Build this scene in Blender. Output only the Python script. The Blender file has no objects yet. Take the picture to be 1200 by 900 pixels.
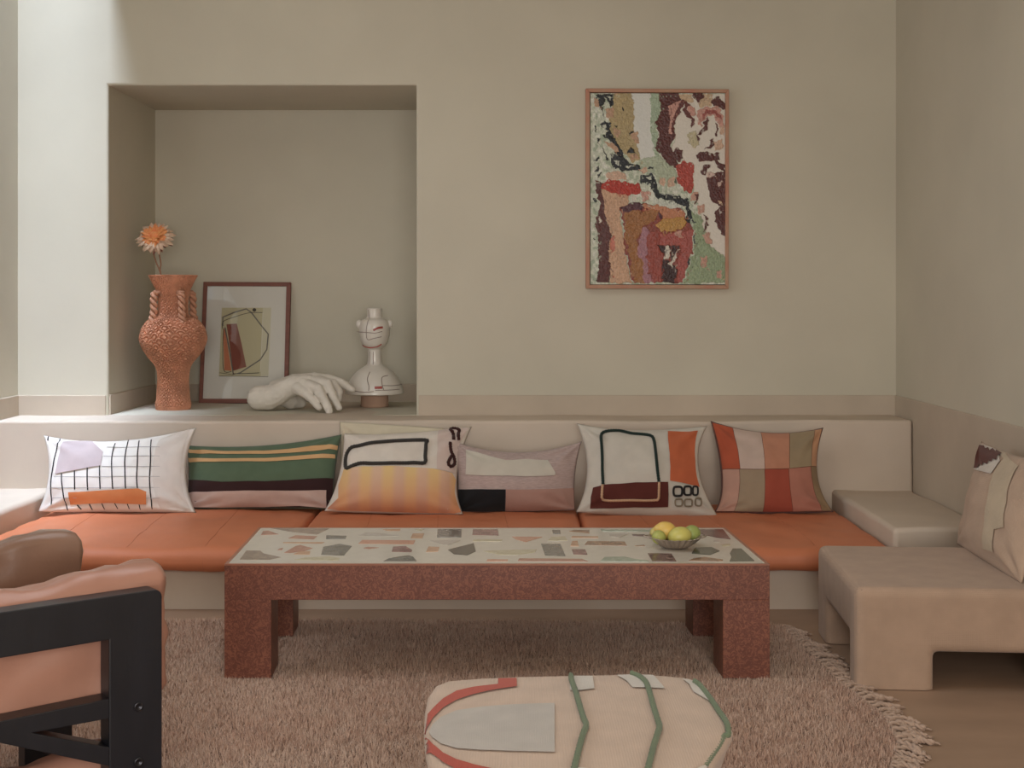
import bpy, bmesh, math, random
import numpy as np
from mathutils import Vector, Matrix, noise, geometry

random.seed(7)
R = np.random.default_rng(7)
SC = bpy.context.scene
COL = SC.collection
SAT = 0.84                                         # faded, matt pigments throughout
HC, F, PX, PY = 1.286, 1500.0, 600.0, 350.0        # eye height, focal length and principal point in pixels of the 1200x900 frame

# ------------------------------------------------------------------ camera
cam = bpy.data.cameras.new('camera')
cam.sensor_width = 36.0
cam.lens = 45.0
cam.shift_y = -100.0 / 1200.0
cam.clip_start = 0.05
co = bpy.data.objects.new('camera', cam)
co.location = (0, 0, HC)
co.rotation_euler = (math.pi / 2, 0, 0)
COL.objects.link(co)
SC.camera = co

# ------------------------------------------------------------------ world, lights, exposure
SC.view_settings.view_transform = 'Standard'
SC.view_settings.look = 'None'
SC.view_settings.exposure = -0.3
SC.view_settings.gamma = 1.0
W = bpy.data.worlds.new('world')
SC.world = W
W.use_nodes = True
W.node_tree.nodes['Background'].inputs[0].default_value = (0.75, 0.87, 1.0, 1)
W.node_tree.nodes['Background'].inputs[1].default_value = 1.0


def area(name, loc, rot, sx, sy, power, color, spread=180):
    l = bpy.data.lights.new(name, 'AREA')
    l.shape = 'RECTANGLE'
    l.size, l.size_y = sx, sy
    l.energy = power
    l.color = color
    l.spread = math.radians(spread)
    o = bpy.data.objects.new(name, l)
    o.location = loc
    o.rotation_euler = rot
    COL.objects.link(o)
    return o


# daylight through the roof slot over the left end of the bench
area('skylight_daylight', (-2.33, 5.0, 4.6), (math.radians(18), 0, 0), 0.42, 2.6, 31, (0.66, 0.79, 1.0), 36)
# daylight through the window in the left wall, and through the glazed opening behind the camera
area('window_daylight', (-2.85, 4.35, 1.85), (0, math.radians(-90), 0), 1.7, 1.9, 27, (0.93, 0.97, 1.0))
area('courtyard_daylight', (0.3, -1.9, 1.55), (math.radians(90), 0, 0), 2.6, 2.3, 178, (1.0, 0.955, 0.90))
# soft daylight through the roof lantern over the middle of the room
area('lantern_daylight', (-0.7, 3.7, 3.5), (0, 0, 0), 1.6, 1.4, 26, (0.96, 0.98, 1.0))

# ------------------------------------------------------------------ helpers


def lin(h):
    h = h.lstrip('#')
    out = []
    for i in (0, 2, 4):
        c = int(h[i:i + 2], 16) / 255
        out.append(c / 12.92 if c <= 0.04045 else ((c + 0.055) / 1.055) ** 2.4)
    g = 0.2126 * out[0] + 0.7152 * out[1] + 0.0722 * out[2]
    return (*[g + (c - g) * SAT for c in out], 1.0)


def pix(px, py, d):
    """point at depth d (metres along the view) on the ray of pixel px, py"""
    return Vector(((px - PX) * d / F, d, HC - (py - PY) * d / F))


def pix_z(px, py, z):
    return pix(px, py, (HC - z) * F / (py - PY))


def pix_plane(px, py, p0, n):
    r = Vector(((px - PX) / F, 1.0, -(py - PY) / F))
    o = Vector((0, 0, HC))
    t = (Vector(p0) - o).dot(n) / r.dot(n)
    return o + r * t


def proj(p):
    return ((p[0] / p[1]) * F + PX, PY + (HC - p[2]) / p[1] * F)


class NT:
    def __init__(self, name):
        self.m = bpy.data.materials.new(name)
        self.m.use_nodes = True
        self.t = self.m.node_tree
        self.b = self.t.nodes['Principled BSDF']

    def n(self, typ, **kw):
        x = self.t.nodes.new(typ)
        for k, v in kw.items():
            if k.startswith('i_'):
                x.inputs[k[2:].replace('_', ' ')].default_value = v
            else:
                setattr(x, k, v)
        return x

    def l(self, a, b):
        self.t.links.new(a, b)


_mats = {}


def mat(name, color, rough=0.85, var=0.06, vscale=6.0, bump=0.15, bscale=60.0, detail=6.0, dist=0.0, bdist=0.004,
        color2=None, metallic=0.0, coat=0.0, sheen=0.0, weave=0.0, spec=0.5, stretch=None):
    """noise-varied, noise-bumped principled material"""
    if name in _mats:
        return _mats[name]
    k = NT(name)
    tc = k.n('ShaderNodeTexCoord')
    vec = tc.outputs['Object']
    if stretch:
        mp = k.n('ShaderNodeMapping')
        mp.inputs['Scale'].default_value = stretch
        k.l(vec, mp.inputs['Vector'])
        vec = mp.outputs[0]
    nz = k.n('ShaderNodeTexNoise', i_Scale=vscale, i_Detail=detail, i_Distortion=dist)
    k.l(vec, nz.inputs['Vector'])
    ramp = k.n('ShaderNodeValToRGB')
    c = lin(color)
    if color2:
        a, b = c, lin(color2)
    else:
        a = tuple(max(0, x * (1 - var)) for x in c[:3]) + (1,)
        b = tuple(min(1, x * (1 + var)) for x in c[:3]) + (1,)
    ramp.color_ramp.elements[0].color = a
    ramp.color_ramp.elements[1].color = b
    ramp.color_ramp.elements[0].position = 0.32
    ramp.color_ramp.elements[1].position = 0.68
    k.l(nz.outputs['Fac'], ramp.inputs[0])
    k.l(ramp.outputs[0], k.b.inputs['Base Color'])
    k.b.inputs['Roughness'].default_value = rough
    k.b.inputs['Metallic'].default_value = metallic
    k.b.inputs['Coat Weight'].default_value = coat
    k.b.inputs['Coat Roughness'].default_value = 0.08
    k.b.inputs['Sheen Weight'].default_value = sheen
    k.b.inputs['Specular IOR Level'].default_value = spec
    if bump or weave:
        bn = k.n('ShaderNodeTexNoise', i_Scale=bscale, i_Detail=5.0)
        k.l(vec, bn.inputs['Vector'])
        h = bn.outputs['Fac']
        if weave:
            w1 = k.n('ShaderNodeTexWave', i_Scale=weave, i_Distortion=1.5)
            w2 = k.n('ShaderNodeTexWave', i_Scale=weave, i_Distortion=1.5)
            w2.bands_direction = 'Z'
            k.l(vec, w1.inputs['Vector'])
            k.l(vec, w2.inputs['Vector'])
            ad = k.n('ShaderNodeMath', operation='ADD')
            k.l(w1.outputs['Fac'], ad.inputs[0])
            k.l(w2.outputs['Fac'], ad.inputs[1])
            a2 = k.n('ShaderNodeMath', operation='ADD')
            k.l(ad.outputs[0], a2.inputs[0])
            k.l(h, a2.inputs[1])
            h = a2.outputs[0]
        bp = k.n('ShaderNodeBump', i_Strength=bump, i_Distance=bdist)
        k.l(h, bp.inputs['Height'])
        k.l(bp.outputs[0], k.b.inputs['Normal'])
    _mats[name] = k.m
    return k.m


def cloth(name, color, **kw):
    d = dict(rough=0.95, var=0.05, vscale=14, bump=0.22, bscale=180, weave=85.0, bdist=0.0015, sheen=0.15, spec=0.2)
    d.update(kw)
    return mat(name, color, **d)


def attr_mat(name, rough=0.6, bump=0.0, bscale=300, coat=0.0, spec=0.5):
    """colour from a pigment attribute stored on the mesh"""
    k = NT(name)
    at = k.n('ShaderNodeAttribute', attribute_name='pigment')
    k.l(at.outputs['Color'], k.b.inputs['Base Color'])
    k.b.inputs['Roughness'].default_value = rough
    k.b.inputs['Specular IOR Level'].default_value = spec
    if bump:
        tc = k.n('ShaderNodeTexCoord')
        nz = k.n('ShaderNodeTexNoise', i_Scale=bscale, i_Detail=4.0)
        k.l(tc.outputs['Object'], nz.inputs['Vector'])
        bp = k.n('ShaderNodeBump', i_Strength=bump, i_Distance=0.003)
        k.l(nz.outputs['Fac'], bp.inputs['Height'])
        k.l(bp.outputs[0], k.b.inputs['Normal'])
    return k.m


def tag(o, label=None, cat=None, group=None, kind=None):
    if label:
        o['label'] = label
    if cat:
        o['category'] = cat
    if group:
        o['group'] = group
    if kind:
        o['kind'] = kind
    return o


def thing(name, loc, label, cat, group=None):
    o = bpy.data.objects.new(name, None)
    o.empty_display_size = 0.05
    o.location = loc
    COL.objects.link(o)
    return tag(o, label, cat, group)


def world_of(o):
    v = Vector((0, 0, 0))
    while o is not None:
        v += Vector(o.location)
        o = o.parent
    return v


def make(name, verts, faces, m, parent=None, smooth=True, label=None, kind=None):
    """verts in world space; linked as one mesh object (child meshes are stored relative to their thing)"""
    off = world_of(parent) if parent else Vector((0, 0, 0))
    me = bpy.data.meshes.new(name)
    me.from_pydata([tuple(Vector(v) - off) for v in verts], [], [tuple(f) for f in faces])
    me.materials.append(m)
    if smooth:
        me.polygons.foreach_set('use_smooth', [True] * len(me.polygons))
    me.update()
    o = bpy.data.objects.new(name, me)
    COL.objects.link(o)
    if parent:
        o.parent = parent
    if label:
        o['label'] = label
    if kind:
        o['kind'] = kind
    return o


def fix_normals(o):
    bm = bmesh.new()
    bm.from_mesh(o.data)
    bmesh.ops.recalc_face_normals(bm, faces=bm.faces)
    bm.to_mesh(o.data)
    bm.free()
    return o


def box(name, lo, hi, m, parent=None, bevel=0.0, seg=2, label=None, kind=None, xf=None):
    bm = bmesh.new()
    bmesh.ops.create_cube(bm, size=1)
    lo, hi = Vector(lo), Vector(hi)
    for v in bm.verts:
        v.co = Vector(((lo[i] + hi[i]) / 2 + v.co[i] * (hi[i] - lo[i])) for i in range(3))
    if bevel:
        bmesh.ops.bevel(bm, geom=list(bm.edges), offset=bevel, segments=seg, affect='EDGES', profile=0.6)
    vs = [v.co.copy() for v in bm.verts]
    if xf:
        vs = [xf(v) for v in vs]
    bm.verts.index_update()
    fs = [[v.index for v in f.verts] for f in bm.faces]
    bm.free()
    return make(name, vs, fs, m, parent, smooth=False, label=label, kind=kind)


def prism(poly, axis, n_vec, depth):
    """closed prism from 3-D polygon points pushed along n_vec by depth"""
    n = len(poly)
    vs = [Vector(p) for p in poly] + [Vector(p) + n_vec * depth for p in poly]
    fs = [list(range(n)), list(range(2 * n - 1, n - 1, -1))]
    for i in range(n):
        j = (i + 1) % n
        fs.append([i, i + n, j + n, j])
    return vs, fs


def bevel_obj(o, w, seg=2):
    bm = bmesh.new()
    bm.from_mesh(o.data)
    bmesh.ops.recalc_face_normals(bm, faces=bm.faces)
    bmesh.ops.bevel(bm, geom=list(bm.edges), offset=w, segments=seg, affect='EDGES', profile=0.6)
    bm.to_mesh(o.data)
    bm.free()
    return o


def soft_lattice(lo, hi, r, cuts, q=4):
    """rounded box lattice: verts, faces, outward normals"""
    ax = []
    for i in range(3):
        rr = r[i] if isinstance(r, (tuple, list)) else r
        t = [j / q for j in range(q + 1)]
        a = [lo[i] + rr * (1 - math.tan(math.pi / 4 * (1 - x))) for x in t]
        mid = [lo[i] + rr + (hi[i] - lo[i] - 2 * rr) * k / cuts[i] for k in range(1, cuts[i])]
        b = [hi[i] - rr * (1 - math.tan(math.pi / 4 * (1 - x))) for x in reversed(t)]
        ax.append(a + mid + b)
    n = [len(a) for a in ax]
    idx, vs, ns = {}, [], []

    def vert(i, j, k):
        key = (i, j, k)
        if key in idx:
            return idx[key]
        p = [ax[0][i], ax[1][j], ax[2][k]]
        inner, d = [], []
        for c in range(3):
            rr = r[c] if isinstance(r, (tuple, list)) else r
            q_ = min(max(p[c], lo[c] + rr), hi[c] - rr)
            inner.append(q_)
            d.append((p[c] - q_) / rr if rr else 0)
        L = math.sqrt(sum(x * x for x in d)) or 1
        d = [x / L for x in d]
        pos = [inner[c] + d[c] * (r[c] if isinstance(r, (tuple, list)) else r) for c in range(3)]
        idx[key] = len(vs)
        vs.append(Vector(pos))
        ns.append(Vector(d))
        return idx[key]
    fs = []
    for a, b, c in ((0, 1, 2), (1, 2, 0), (2, 0, 1)):
        for side in (0, n[c] - 1):
            for i in range(n[a] - 1):
                for j in range(n[b] - 1):
                    q4 = []
                    for (u, v) in ((i, j), (i + 1, j), (i + 1, j + 1), (i, j + 1)):
                        key = [0, 0, 0]
                        key[a], key[b], key[c] = u, v, side
                        q4.append(vert(*key))
                    if side == 0:
                        q4.reverse()
                    fs.append(q4)
    return vs, fs, ns


def fbm(p, s=1.0, o=3):
    return noise.fractal(Vector(p) * s, 1.0, 2.0, o)


def soft_box(name, lo, hi, r, m, parent=None, cuts=(12, 12, 4), dome=0.0, wrinkle=0.0, wscale=5.0, label=None, xf=None, seed=0.0, q=4):
    vs, fs, ns = soft_lattice(lo, hi, r, cuts, q)
    out = []
    for v, nn in zip(vs, ns):
        p = v.copy()
        if dome:
            u = (v.x - lo[0]) / (hi[0] - lo[0]) * 2 - 1
            w = (v.y - lo[1]) / (hi[1] - lo[1]) * 2 - 1
            if v.z > (lo[2] + hi[2]) / 2:
                p.z += dome * (1 - abs(u) ** 4) * (1 - abs(w) ** 3)
        if wrinkle:
            p += nn * wrinkle * fbm(v + Vector((seed, seed * 2, 0)), wscale)
        out.append(xf(p) if xf else p)
    return make(name, out, fs, m, parent, label=label)


def tube(path, rad, n=8, closed=False, twist=0.0, lobes=0, lobe_amp=0.0):
    """tube along a polyline; rad a number or list; optional twisted strand relief"""
    P = [Vector(p) for p in path]
    k = len(P)
    vs, fs = [], []
    up = None
    L = 0.0
    for i in range(k):
        a = P[i - 1] if (i > 0 or closed) else P[i]
        b = P[(i + 1) % k] if (i < k - 1 or closed) else P[i]
        t = (b - a).normalized() if (b - a).length > 1e-9 else Vector((0, 0, 1))
        if up is None:
            up = t.orthogonal().normalized()
        up = (up - t * up.dot(t))
        up = up.normalized() if up.length > 1e-6 else t.orthogonal().normalized()
        sd = t.cross(up)
        rr = rad[i] if hasattr(rad, '__len__') else rad
        if i:
            L += (P[i] - P[i - 1]).length
        for j in range(n):
            an = 2 * math.pi * j / n
            q = rr
            if lobes:
                q = rr * (1 + lobe_amp * math.cos(lobes * an + twist * L))
            vs.append(P[i] + (up * math.cos(an) + sd * math.sin(an)) * q)
    for i in range(k if closed else k - 1):
        for j in range(n):
            a, b = i * n + j, i * n + (j + 1) % n
            c, d = ((i + 1) % k) * n + (j + 1) % n, ((i + 1) % k) * n + j
            fs.append([a, b, c, d])
    if not closed:
        fs.append(list(range(n - 1, -1, -1)))
        fs.append([(k - 1) * n + j for j in range(n)])
    return vs, fs


def resample(path, step, closed=False):
    P = [Vector(p) for p in path]
    if closed:
        P = P + [P[0]]
    out = [P[0]]
    for a, b in zip(P, P[1:]):
        n = max(1, int(round((b - a).length / step)))
        for i in range(1, n + 1):
            out.append(a.lerp(b, i / n))
    if closed:
        out.pop()
    return out


def smooth_path(pts, closed=False, sub=6):
    """Catmull-Rom through points"""
    P = [Vector(p) for p in pts]
    n = len(P)
    out = []
    for i in range(n if closed else n - 1):
        p0 = P[(i - 1) % n] if (closed or i > 0) else P[0]
        p1, p2 = P[i], P[(i + 1) % n]
        p3 = P[(i + 2) % n] if (closed or i + 2 < n) else P[n - 1]
        for s in range(sub):
            t = s / sub
            out.append(0.5 * ((2 * p1) + (p2 - p0) * t + (2 * p0 - 5 * p1 + 4 * p2 - p3) * t * t + (3 * p1 - p0 - 3 * p2 + p3) * t ** 3))
    if not closed:
        out.append(P[-1])
    return out


def lathe(profile, n, cx, cy, cap_bottom=True):
    vs, fs = [], []
    for (r, z) in profile:
        for j in range(n):
            a = 2 * math.pi * j / n
            vs.append(Vector((cx + r * math.cos(a), cy + r * math.sin(a), z)))
    for i in range(len(profile) - 1):
        for j in range(n):
            fs.append([i * n + j, i * n + (j + 1) % n, (i + 1) * n + (j + 1) % n, (i + 1) * n + j])
    if cap_bottom:
        fs.append(list(range(n - 1, -1, -1)))
    return vs, fs


def ellipsoid(c, r, nu=20, nv=14, rot=None, tip=0.0, dent=0.0):
    vs, fs = [], []
    c = Vector(c)
    for i in range(nv + 1):
        th = math.pi * i / nv
        for j in range(nu):
            ph = 2 * math.pi * j / nu
            x = math.cos(th)
            s = math.sin(th)
            xx = x + tip * (abs(x) ** 14) * (1 if x > 0 else -0.55)
            p = Vector((xx * r[0], s * math.cos(ph) * r[1], s * math.sin(ph) * r[2]))
            if rot:
                p = rot @ p
            vs.append(c + p)
    for i in range(nv):
        for j in range(nu):
            fs.append([i * nu + j, i * nu + (j + 1) % nu, (i + 1) * nu + (j + 1) % nu, (i + 1) * nu + j])
    return vs, fs


def join(parts):
    V, Fs = [], []
    for v, f in parts:
        o = len(V)
        V += list(v)
        Fs += [[i + o for i in q] for q in f]
    return V, Fs


def voxel(verts, faces, size, smooth_it=6, fac=0.5):
    """fuse overlapping shapes into one continuous skin"""
    me = bpy.data.meshes.new('tmp')
    me.from_pydata([tuple(v) for v in verts], [], [tuple(f) for f in faces])
    o = bpy.data.objects.new('tmp', me)
    COL.objects.link(o)
    fix_normals(o)
    md = o.modifiers.new('r', 'REMESH')
    md.mode = 'VOXEL'
    md.voxel_size = size
    if smooth_it:
        sm = o.modifiers.new('s', 'SMOOTH')
        sm.factor = fac
        sm.iterations = smooth_it
    dg = bpy.context.evaluated_depsgraph_get()
    ev = o.evaluated_get(dg)
    m2 = ev.to_mesh()
    vs = [v.co.copy() for v in m2.vertices]
    fs = [list(p.vertices) for p in m2.polygons]
    ev.to_mesh_clear()
    bpy.data.objects.remove(o)
    bpy.data.meshes.remove(me)
    return vs, fs


def poly_patch(poly, nx, ny, fn):
    """2-D polygon cut along a grid, every vertex mapped by fn(u, v)"""
    bm = bmesh.new()
    us = [p[0] for p in poly]
    ws = [p[1] for p in poly]
    vv = [bm.verts.new((p[0], p[1], 0)) for p in poly]
    bm.faces.new(vv)
    if len(poly) > 4:
        bmesh.ops.triangulate(bm, faces=bm.faces[:])
    for k in range(1, nx):
        x = min(us) + (max(us) - min(us)) * k / nx
        bmesh.ops.bisect_plane(bm, geom=bm.verts[:] + bm.edges[:] + bm.faces[:], plane_co=(x, 0, 0), plane_no=(1, 0, 0), dist=1e-6)
    for k in range(1, ny):
        y = min(ws) + (max(ws) - min(ws)) * k / ny
        bmesh.ops.bisect_plane(bm, geom=bm.verts[:] + bm.edges[:] + bm.faces[:], plane_co=(0, y, 0), plane_no=(0, 1, 0), dist=1e-6)
    bm.verts.index_update()
    vs = [fn(v.co.x, v.co.y) for v in bm.verts]
    fs = [[v.index for v in f.verts] for f in bm.faces]
    bm.free()
    return vs, fs


def ribbon2d(path, width, closed=False):
    """strip polygons in a 2-D parameter plane -> verts2d, faces"""
    P = [Vector((p[0], p[1])) for p in path]
    n = len(P)
    vs, fs = [], []
    for i in range(n):
        a = P[i - 1] if (i > 0 or closed) else P[i]
        b = P[(i + 1) % n] if (i < n - 1 or closed) else P[i]
        t = (b - a).normalized()
        s = Vector((-t.y, t.x))
        w = width[i] if hasattr(width, '__len__') else width
        vs += [P[i] + s * w / 2, P[i] - s * w / 2]
    for i in range(n if closed else n - 1):
        j = (i + 1) % n
        fs.append([2 * i, 2 * i + 1, 2 * j + 1, 2 * j])
    return vs, fs


# ------------------------------------------------------------------ materials shared by the setting
plaster = mat('plaster_wall', '#CAC1AB', rough=0.9, var=0.045, vscale=1.6, bump=0.10, bscale=9.0, bdist=0.01, spec=0.25)
dado_m = mat('plaster_dado', '#C0AE98', rough=0.8, var=0.08, vscale=2.6, bump=0.12, bscale=14.0, bdist=0.008, spec=0.3)
bench_m = mat('polished_plaster', '#CCB9A4', rough=0.7, var=0.07, vscale=2.2, bump=0.1, bscale=10.0, bdist=0.008, spec=0.35)
floor_m = mat('tadelakt_floor', '#A5856A', rough=0.6, var=0.10, vscale=2.2, bump=0.12, bscale=16.0, bdist=0.004, spec=0.35, stretch=(1, 2.2, 1))
ceil_m = mat('ceiling_plaster', '#CFC3B0', rough=0.95, var=0.03, bump=0.05)

DW, DL, DN = 6.61, 6.30, 7.48                 # depths of back wall, ledge front, niche back
XL, XR = -2.552, 1.983                        # side walls
NX0, NX1, NZ = -2.085, -0.494, 2.388          # niche opening
ZL, ZS = 0.685, 0.278                         # ledge top, seat cushion top
ZC = 3.12
YF = -1.6

# ------------------------------------------------------------------ setting
floor = make('floor', [(XL - .3, YF - .3, -0.0), (XR + .3, YF - .3, 0), (XR + .3, DW + .2, 0), (XL - .3, DW + .2, 0)], [(0, 1, 2, 3)], floor_m, smooth=False)
tag(floor, kind='structure')


def wall_back():
    bm = bmesh.new()
    xs = [XL - .02, NX0, NX1, XR + .02]
    zs = [0, ZL, NZ, ZC + .02]
    g = {}
    for i, x in enumerate(xs):
        for k, z in enumerate(zs):
            g[i, k] = bm.verts.new((x, DW, z))
    for i in range(3):
        for k in range(3):
            if (i, k) == (1, 1):
                continue
            bm.faces.new([g[i, k], g[i + 1, k], g[i + 1, k + 1], g[i, k + 1]])
    loop = [g[1, 1], g[2, 1], g[2, 2], g[1, 2]]
    back = [bm.verts.new((v.co.x, DN, v.co.z)) for v in loop]
    for a in range(4):
        b = (a + 1) % 4
        bm.faces.new([loop[a], loop[b], back[b], back[a]])
    bm.faces.new(back)
    bmesh.ops.recalc_face_normals(bm, faces=bm.faces)
    ed = [e for e in bm.edges if all(v in loop for v in e.verts)]
    bmesh.ops.bevel(bm, geom=ed, offset=0.012, segments=3, affect='EDGES', profile=0.5)
    me = bpy.data.meshes.new('wall_back')
    bm.to_mesh(me)
    bm.free()
    me.materials.append(plaster)
    o = bpy.data.objects.new('wall_back', me)
    COL.objects.link(o)
    tag(o, kind='structure')


wall_back()


def sheet(name, rects, m, plane):
    """flat wall of several rectangles: plane ('x', value) or ('z', value) or ('y', value)"""
    vs, fs = [], []
    for (a0, a1, b0, b1) in rects:
        o = len(vs)
        for a, b in ((a0, b0), (a1, b0), (a1, b1), (a0, b1)):
            vs.append((plane[1], a, b) if plane[0] == 'x' else (a, plane[1], b) if plane[0] == 'y' else (a, b, plane[1]))
        fs.append([o, o + 1, o + 2, o + 3])
    return tag(make(name, vs, fs, m, smooth=False), kind='structure')


WY0, WY1, WZ0, WZ1 = 3.3, 5.35, 0.95, 2.75     # window in the left wall
sheet('wall_right', [(YF, DW, 0, ZC)], plaster, ('x', XR))
sheet('wall_left', [(YF, WY0, 0, ZC), (WY1, DW, 0, ZC), (WY0, WY1, 0, WZ0), (WY0, WY1, WZ1, ZC)], plaster, ('x', XL))
CX0, CX1, CZ1 = -1.1, 1.7, 2.75                # glazed opening behind the camera
sheet('wall_front', [(XL, CX0, 0, ZC), (CX1, XR, 0, ZC), (CX0, CX1, CZ1, ZC), (CX0, CX1, 0, 0.35)], plaster, ('y', YF))
SX0, SX1, SY0, SY1 = XL, -2.09, 4.2, DW       # roof slot over the left end of the bench
RX0, RX1, RY0, RY1 = -1.5, 0.1, 3.0, 4.4         # roof lantern
sheet('ceiling', [(SX1, RX0, YF, DW), (RX1, XR, YF, DW), (RX0, RX1, YF, RY0), (RX0, RX1, RY1, DW), (XL, SX1, YF, SY0)], ceil_m, ('z', ZC))
sw = [(x, y, z) for z in (ZC, 3.6) for (x, y) in ((RX0, RY0), (RX1, RY0), (RX1, RY1), (RX0, RY1))]
tag(make('trim_2', sw, [(0, 1, 5, 4), (1, 2, 6, 5), (2, 3, 7, 6), (3, 0, 4, 7)], ceil_m, smooth=False), kind='structure')
sv = [(x, y, z) for z in (ZC, 4.95) for (x, y) in ((SX0, SY0 - (.9 if z > ZC else 0)), (SX1, SY0 - (.9 if z > ZC else 0)), (SX1, SY1), (SX0, SY1))]
tag(make('trim_1', sv, [(0, 1, 5, 4), (1, 2, 6, 5), (2, 3, 7, 6), (3, 0, 4, 7)], ceil_m, smooth=False), kind='structure')
# window frames of the two openings
wood_w = mat('painted_window_wood', '#D8D2C4', rough=0.5, var=0.03)


def window(name, plane, a0, a1, b0, b1, mull):
    ps = []

    def bar(u0, u1, v0, v1):
        d0, d1 = plane[1] - 0.04, plane[1] + 0.04
        bm = bmesh.new()
        bmesh.ops.create_cube(bm, size=1)
        vv = []
        for v in bm.verts:
            u = (u0 + u1) / 2 + v.co.x * (u1 - u0)
            w = (v0 + v1) / 2 + v.co.y * (v1 - v0)
            d = (d0 + d1) / 2 + v.co.z * (d1 - d0)
            vv.append(Vector((d, u, w)) if plane[0] == 'x' else Vector((u, d, w)))
        bm.verts.index_update()
        ps.append((vv, [[v.index for v in f.verts] for f in bm.faces]))
        bm.free()
    t = 0.06
    bar(a0, a1, b0, b0 + t)
    bar(a0, a1, b1 - t, b1)
    bar(a0, a0 + t, b0, b1)
    bar(a1 - t, a1, b0, b1)
    for k in range(1, mull + 1):
        c = a0 + (a1 - a0) * k / (mull + 1)
        bar(c - 0.02, c + 0.02, b0, b1)
    v, f = join(ps)
    tag(fix_normals(make(name, v, f, wood_w, smooth=False)), kind='structure')


window('window_1', ('x', XL), WY0, WY1, WZ0, WZ1, 2)
window('window_2', ('y', YF), CX0, CX1, 0.35, CZ1, 3)

# band of darker, slightly proud plaster above the ledge and along the side walls
ZD = HC - (463 - PY) * DW / F
for nm, lo, hi in (('baseboard_back', (NX1 + .012, DW - .008, ZL - .02), (XR, DW + .02, ZD)),
                   ('baseboard_niche', (NX0, DN - .008, ZL - .02), (NX1, DN + .02, ZD + .0)),
                   ('baseboard_niche_side', (NX0 - .02, DW + .014, ZL - .02), (NX0 + .008, DN, ZD)),
                   ('baseboard_pier', (XL, DW - .008, ZL - .02), (NX0 - .012, DW + .02, ZD)),
                   ('baseboard_left', (XL - .02, WY1, -.02), (XL + .008, DW, ZD)),
                   ('baseboard_right', (XR - .008, 0.5, -.02), (XR + .02, DW, ZD))):
    tag(box(nm, lo, hi, dado_m, bevel=0.004), kind='structure')

# built-in bench: base, end blocks and back ledge of one plaster body
BX0, BX1, BF = -2.24, 1.572, 5.30
bench = thing('plaster_bench', (0, BF, 0), 'long built-in beige plaster bench with end blocks and back ledge along the wall', 'bench')


def rough(p, a=0.006, s=3.0):
    return p + Vector((fbm(p + Vector((9, 0, 0)), s) * a, fbm(p + Vector((0, 9, 0)), s) * a, fbm(p, s) * a))


soft_box('bench_base', (XL + .009, BF, -.03), (XR - .009, DL + .02, 0.165), 0.012, bench_m, bench, cuts=(40, 6, 3), xf=lambda p: rough(p, .004))
soft_box('end_block', (BX1, BF - .03, 0.0), (XR - .009, DL + .04, 0.343), 0.022, bench_m, bench, cuts=(8, 14, 5), xf=lambda p: rough(p, .007))
soft_box('end_block', (XL + .009, BF - .03, 0.0), (BX0, DL + .04, 0.352), 0.022, bench_m, bench, cuts=(8, 14, 5), xf=lambda p: rough(p, .007))
# the ledge runs on as the floor of the niche
lv, lf = soft_box, None
led = soft_box('back_ledge', (XL + .009, DL, 0.1), (XR - .009, DN - .01, ZL), 0.016, bench_m, bench, cuts=(48, 10, 6), xf=lambda p: rough(p, .006, 2.2))

# ------------------------------------------------------------------ bench seat cushions
leather_seat = mat('orange_seat_leather', '#D07443', rough=0.5, var=0.07, vscale=3.0, bump=0.10, bscale=120, bdist=0.002, spec=0.4)
seam_m = mat('seat_seam_thread', '#C06E42', rough=0.7)
CY0, CZ0 = 5.22, 0.168
cx = [BX0 + .006, -0.93, 0.317, BX1 - .006]
cnames = ['orange leather seat cushion at the left end of the bench under the green pillow',
          'orange leather seat cushion in the middle of the bench under the yellow pillow',
          'orange leather seat cushion at the right end of the bench under the patchwork pillow']


def cushion_z(x, y, x0, x1):
    u = (x - x0) / (x1 - x0) * 2 - 1
    w = (y - CY0) / (6.29 - CY0) * 2 - 1
    return ZS - .012 + .012 * (1 - abs(u) ** 6) * (1 - max(0, -w) ** 4)


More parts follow.
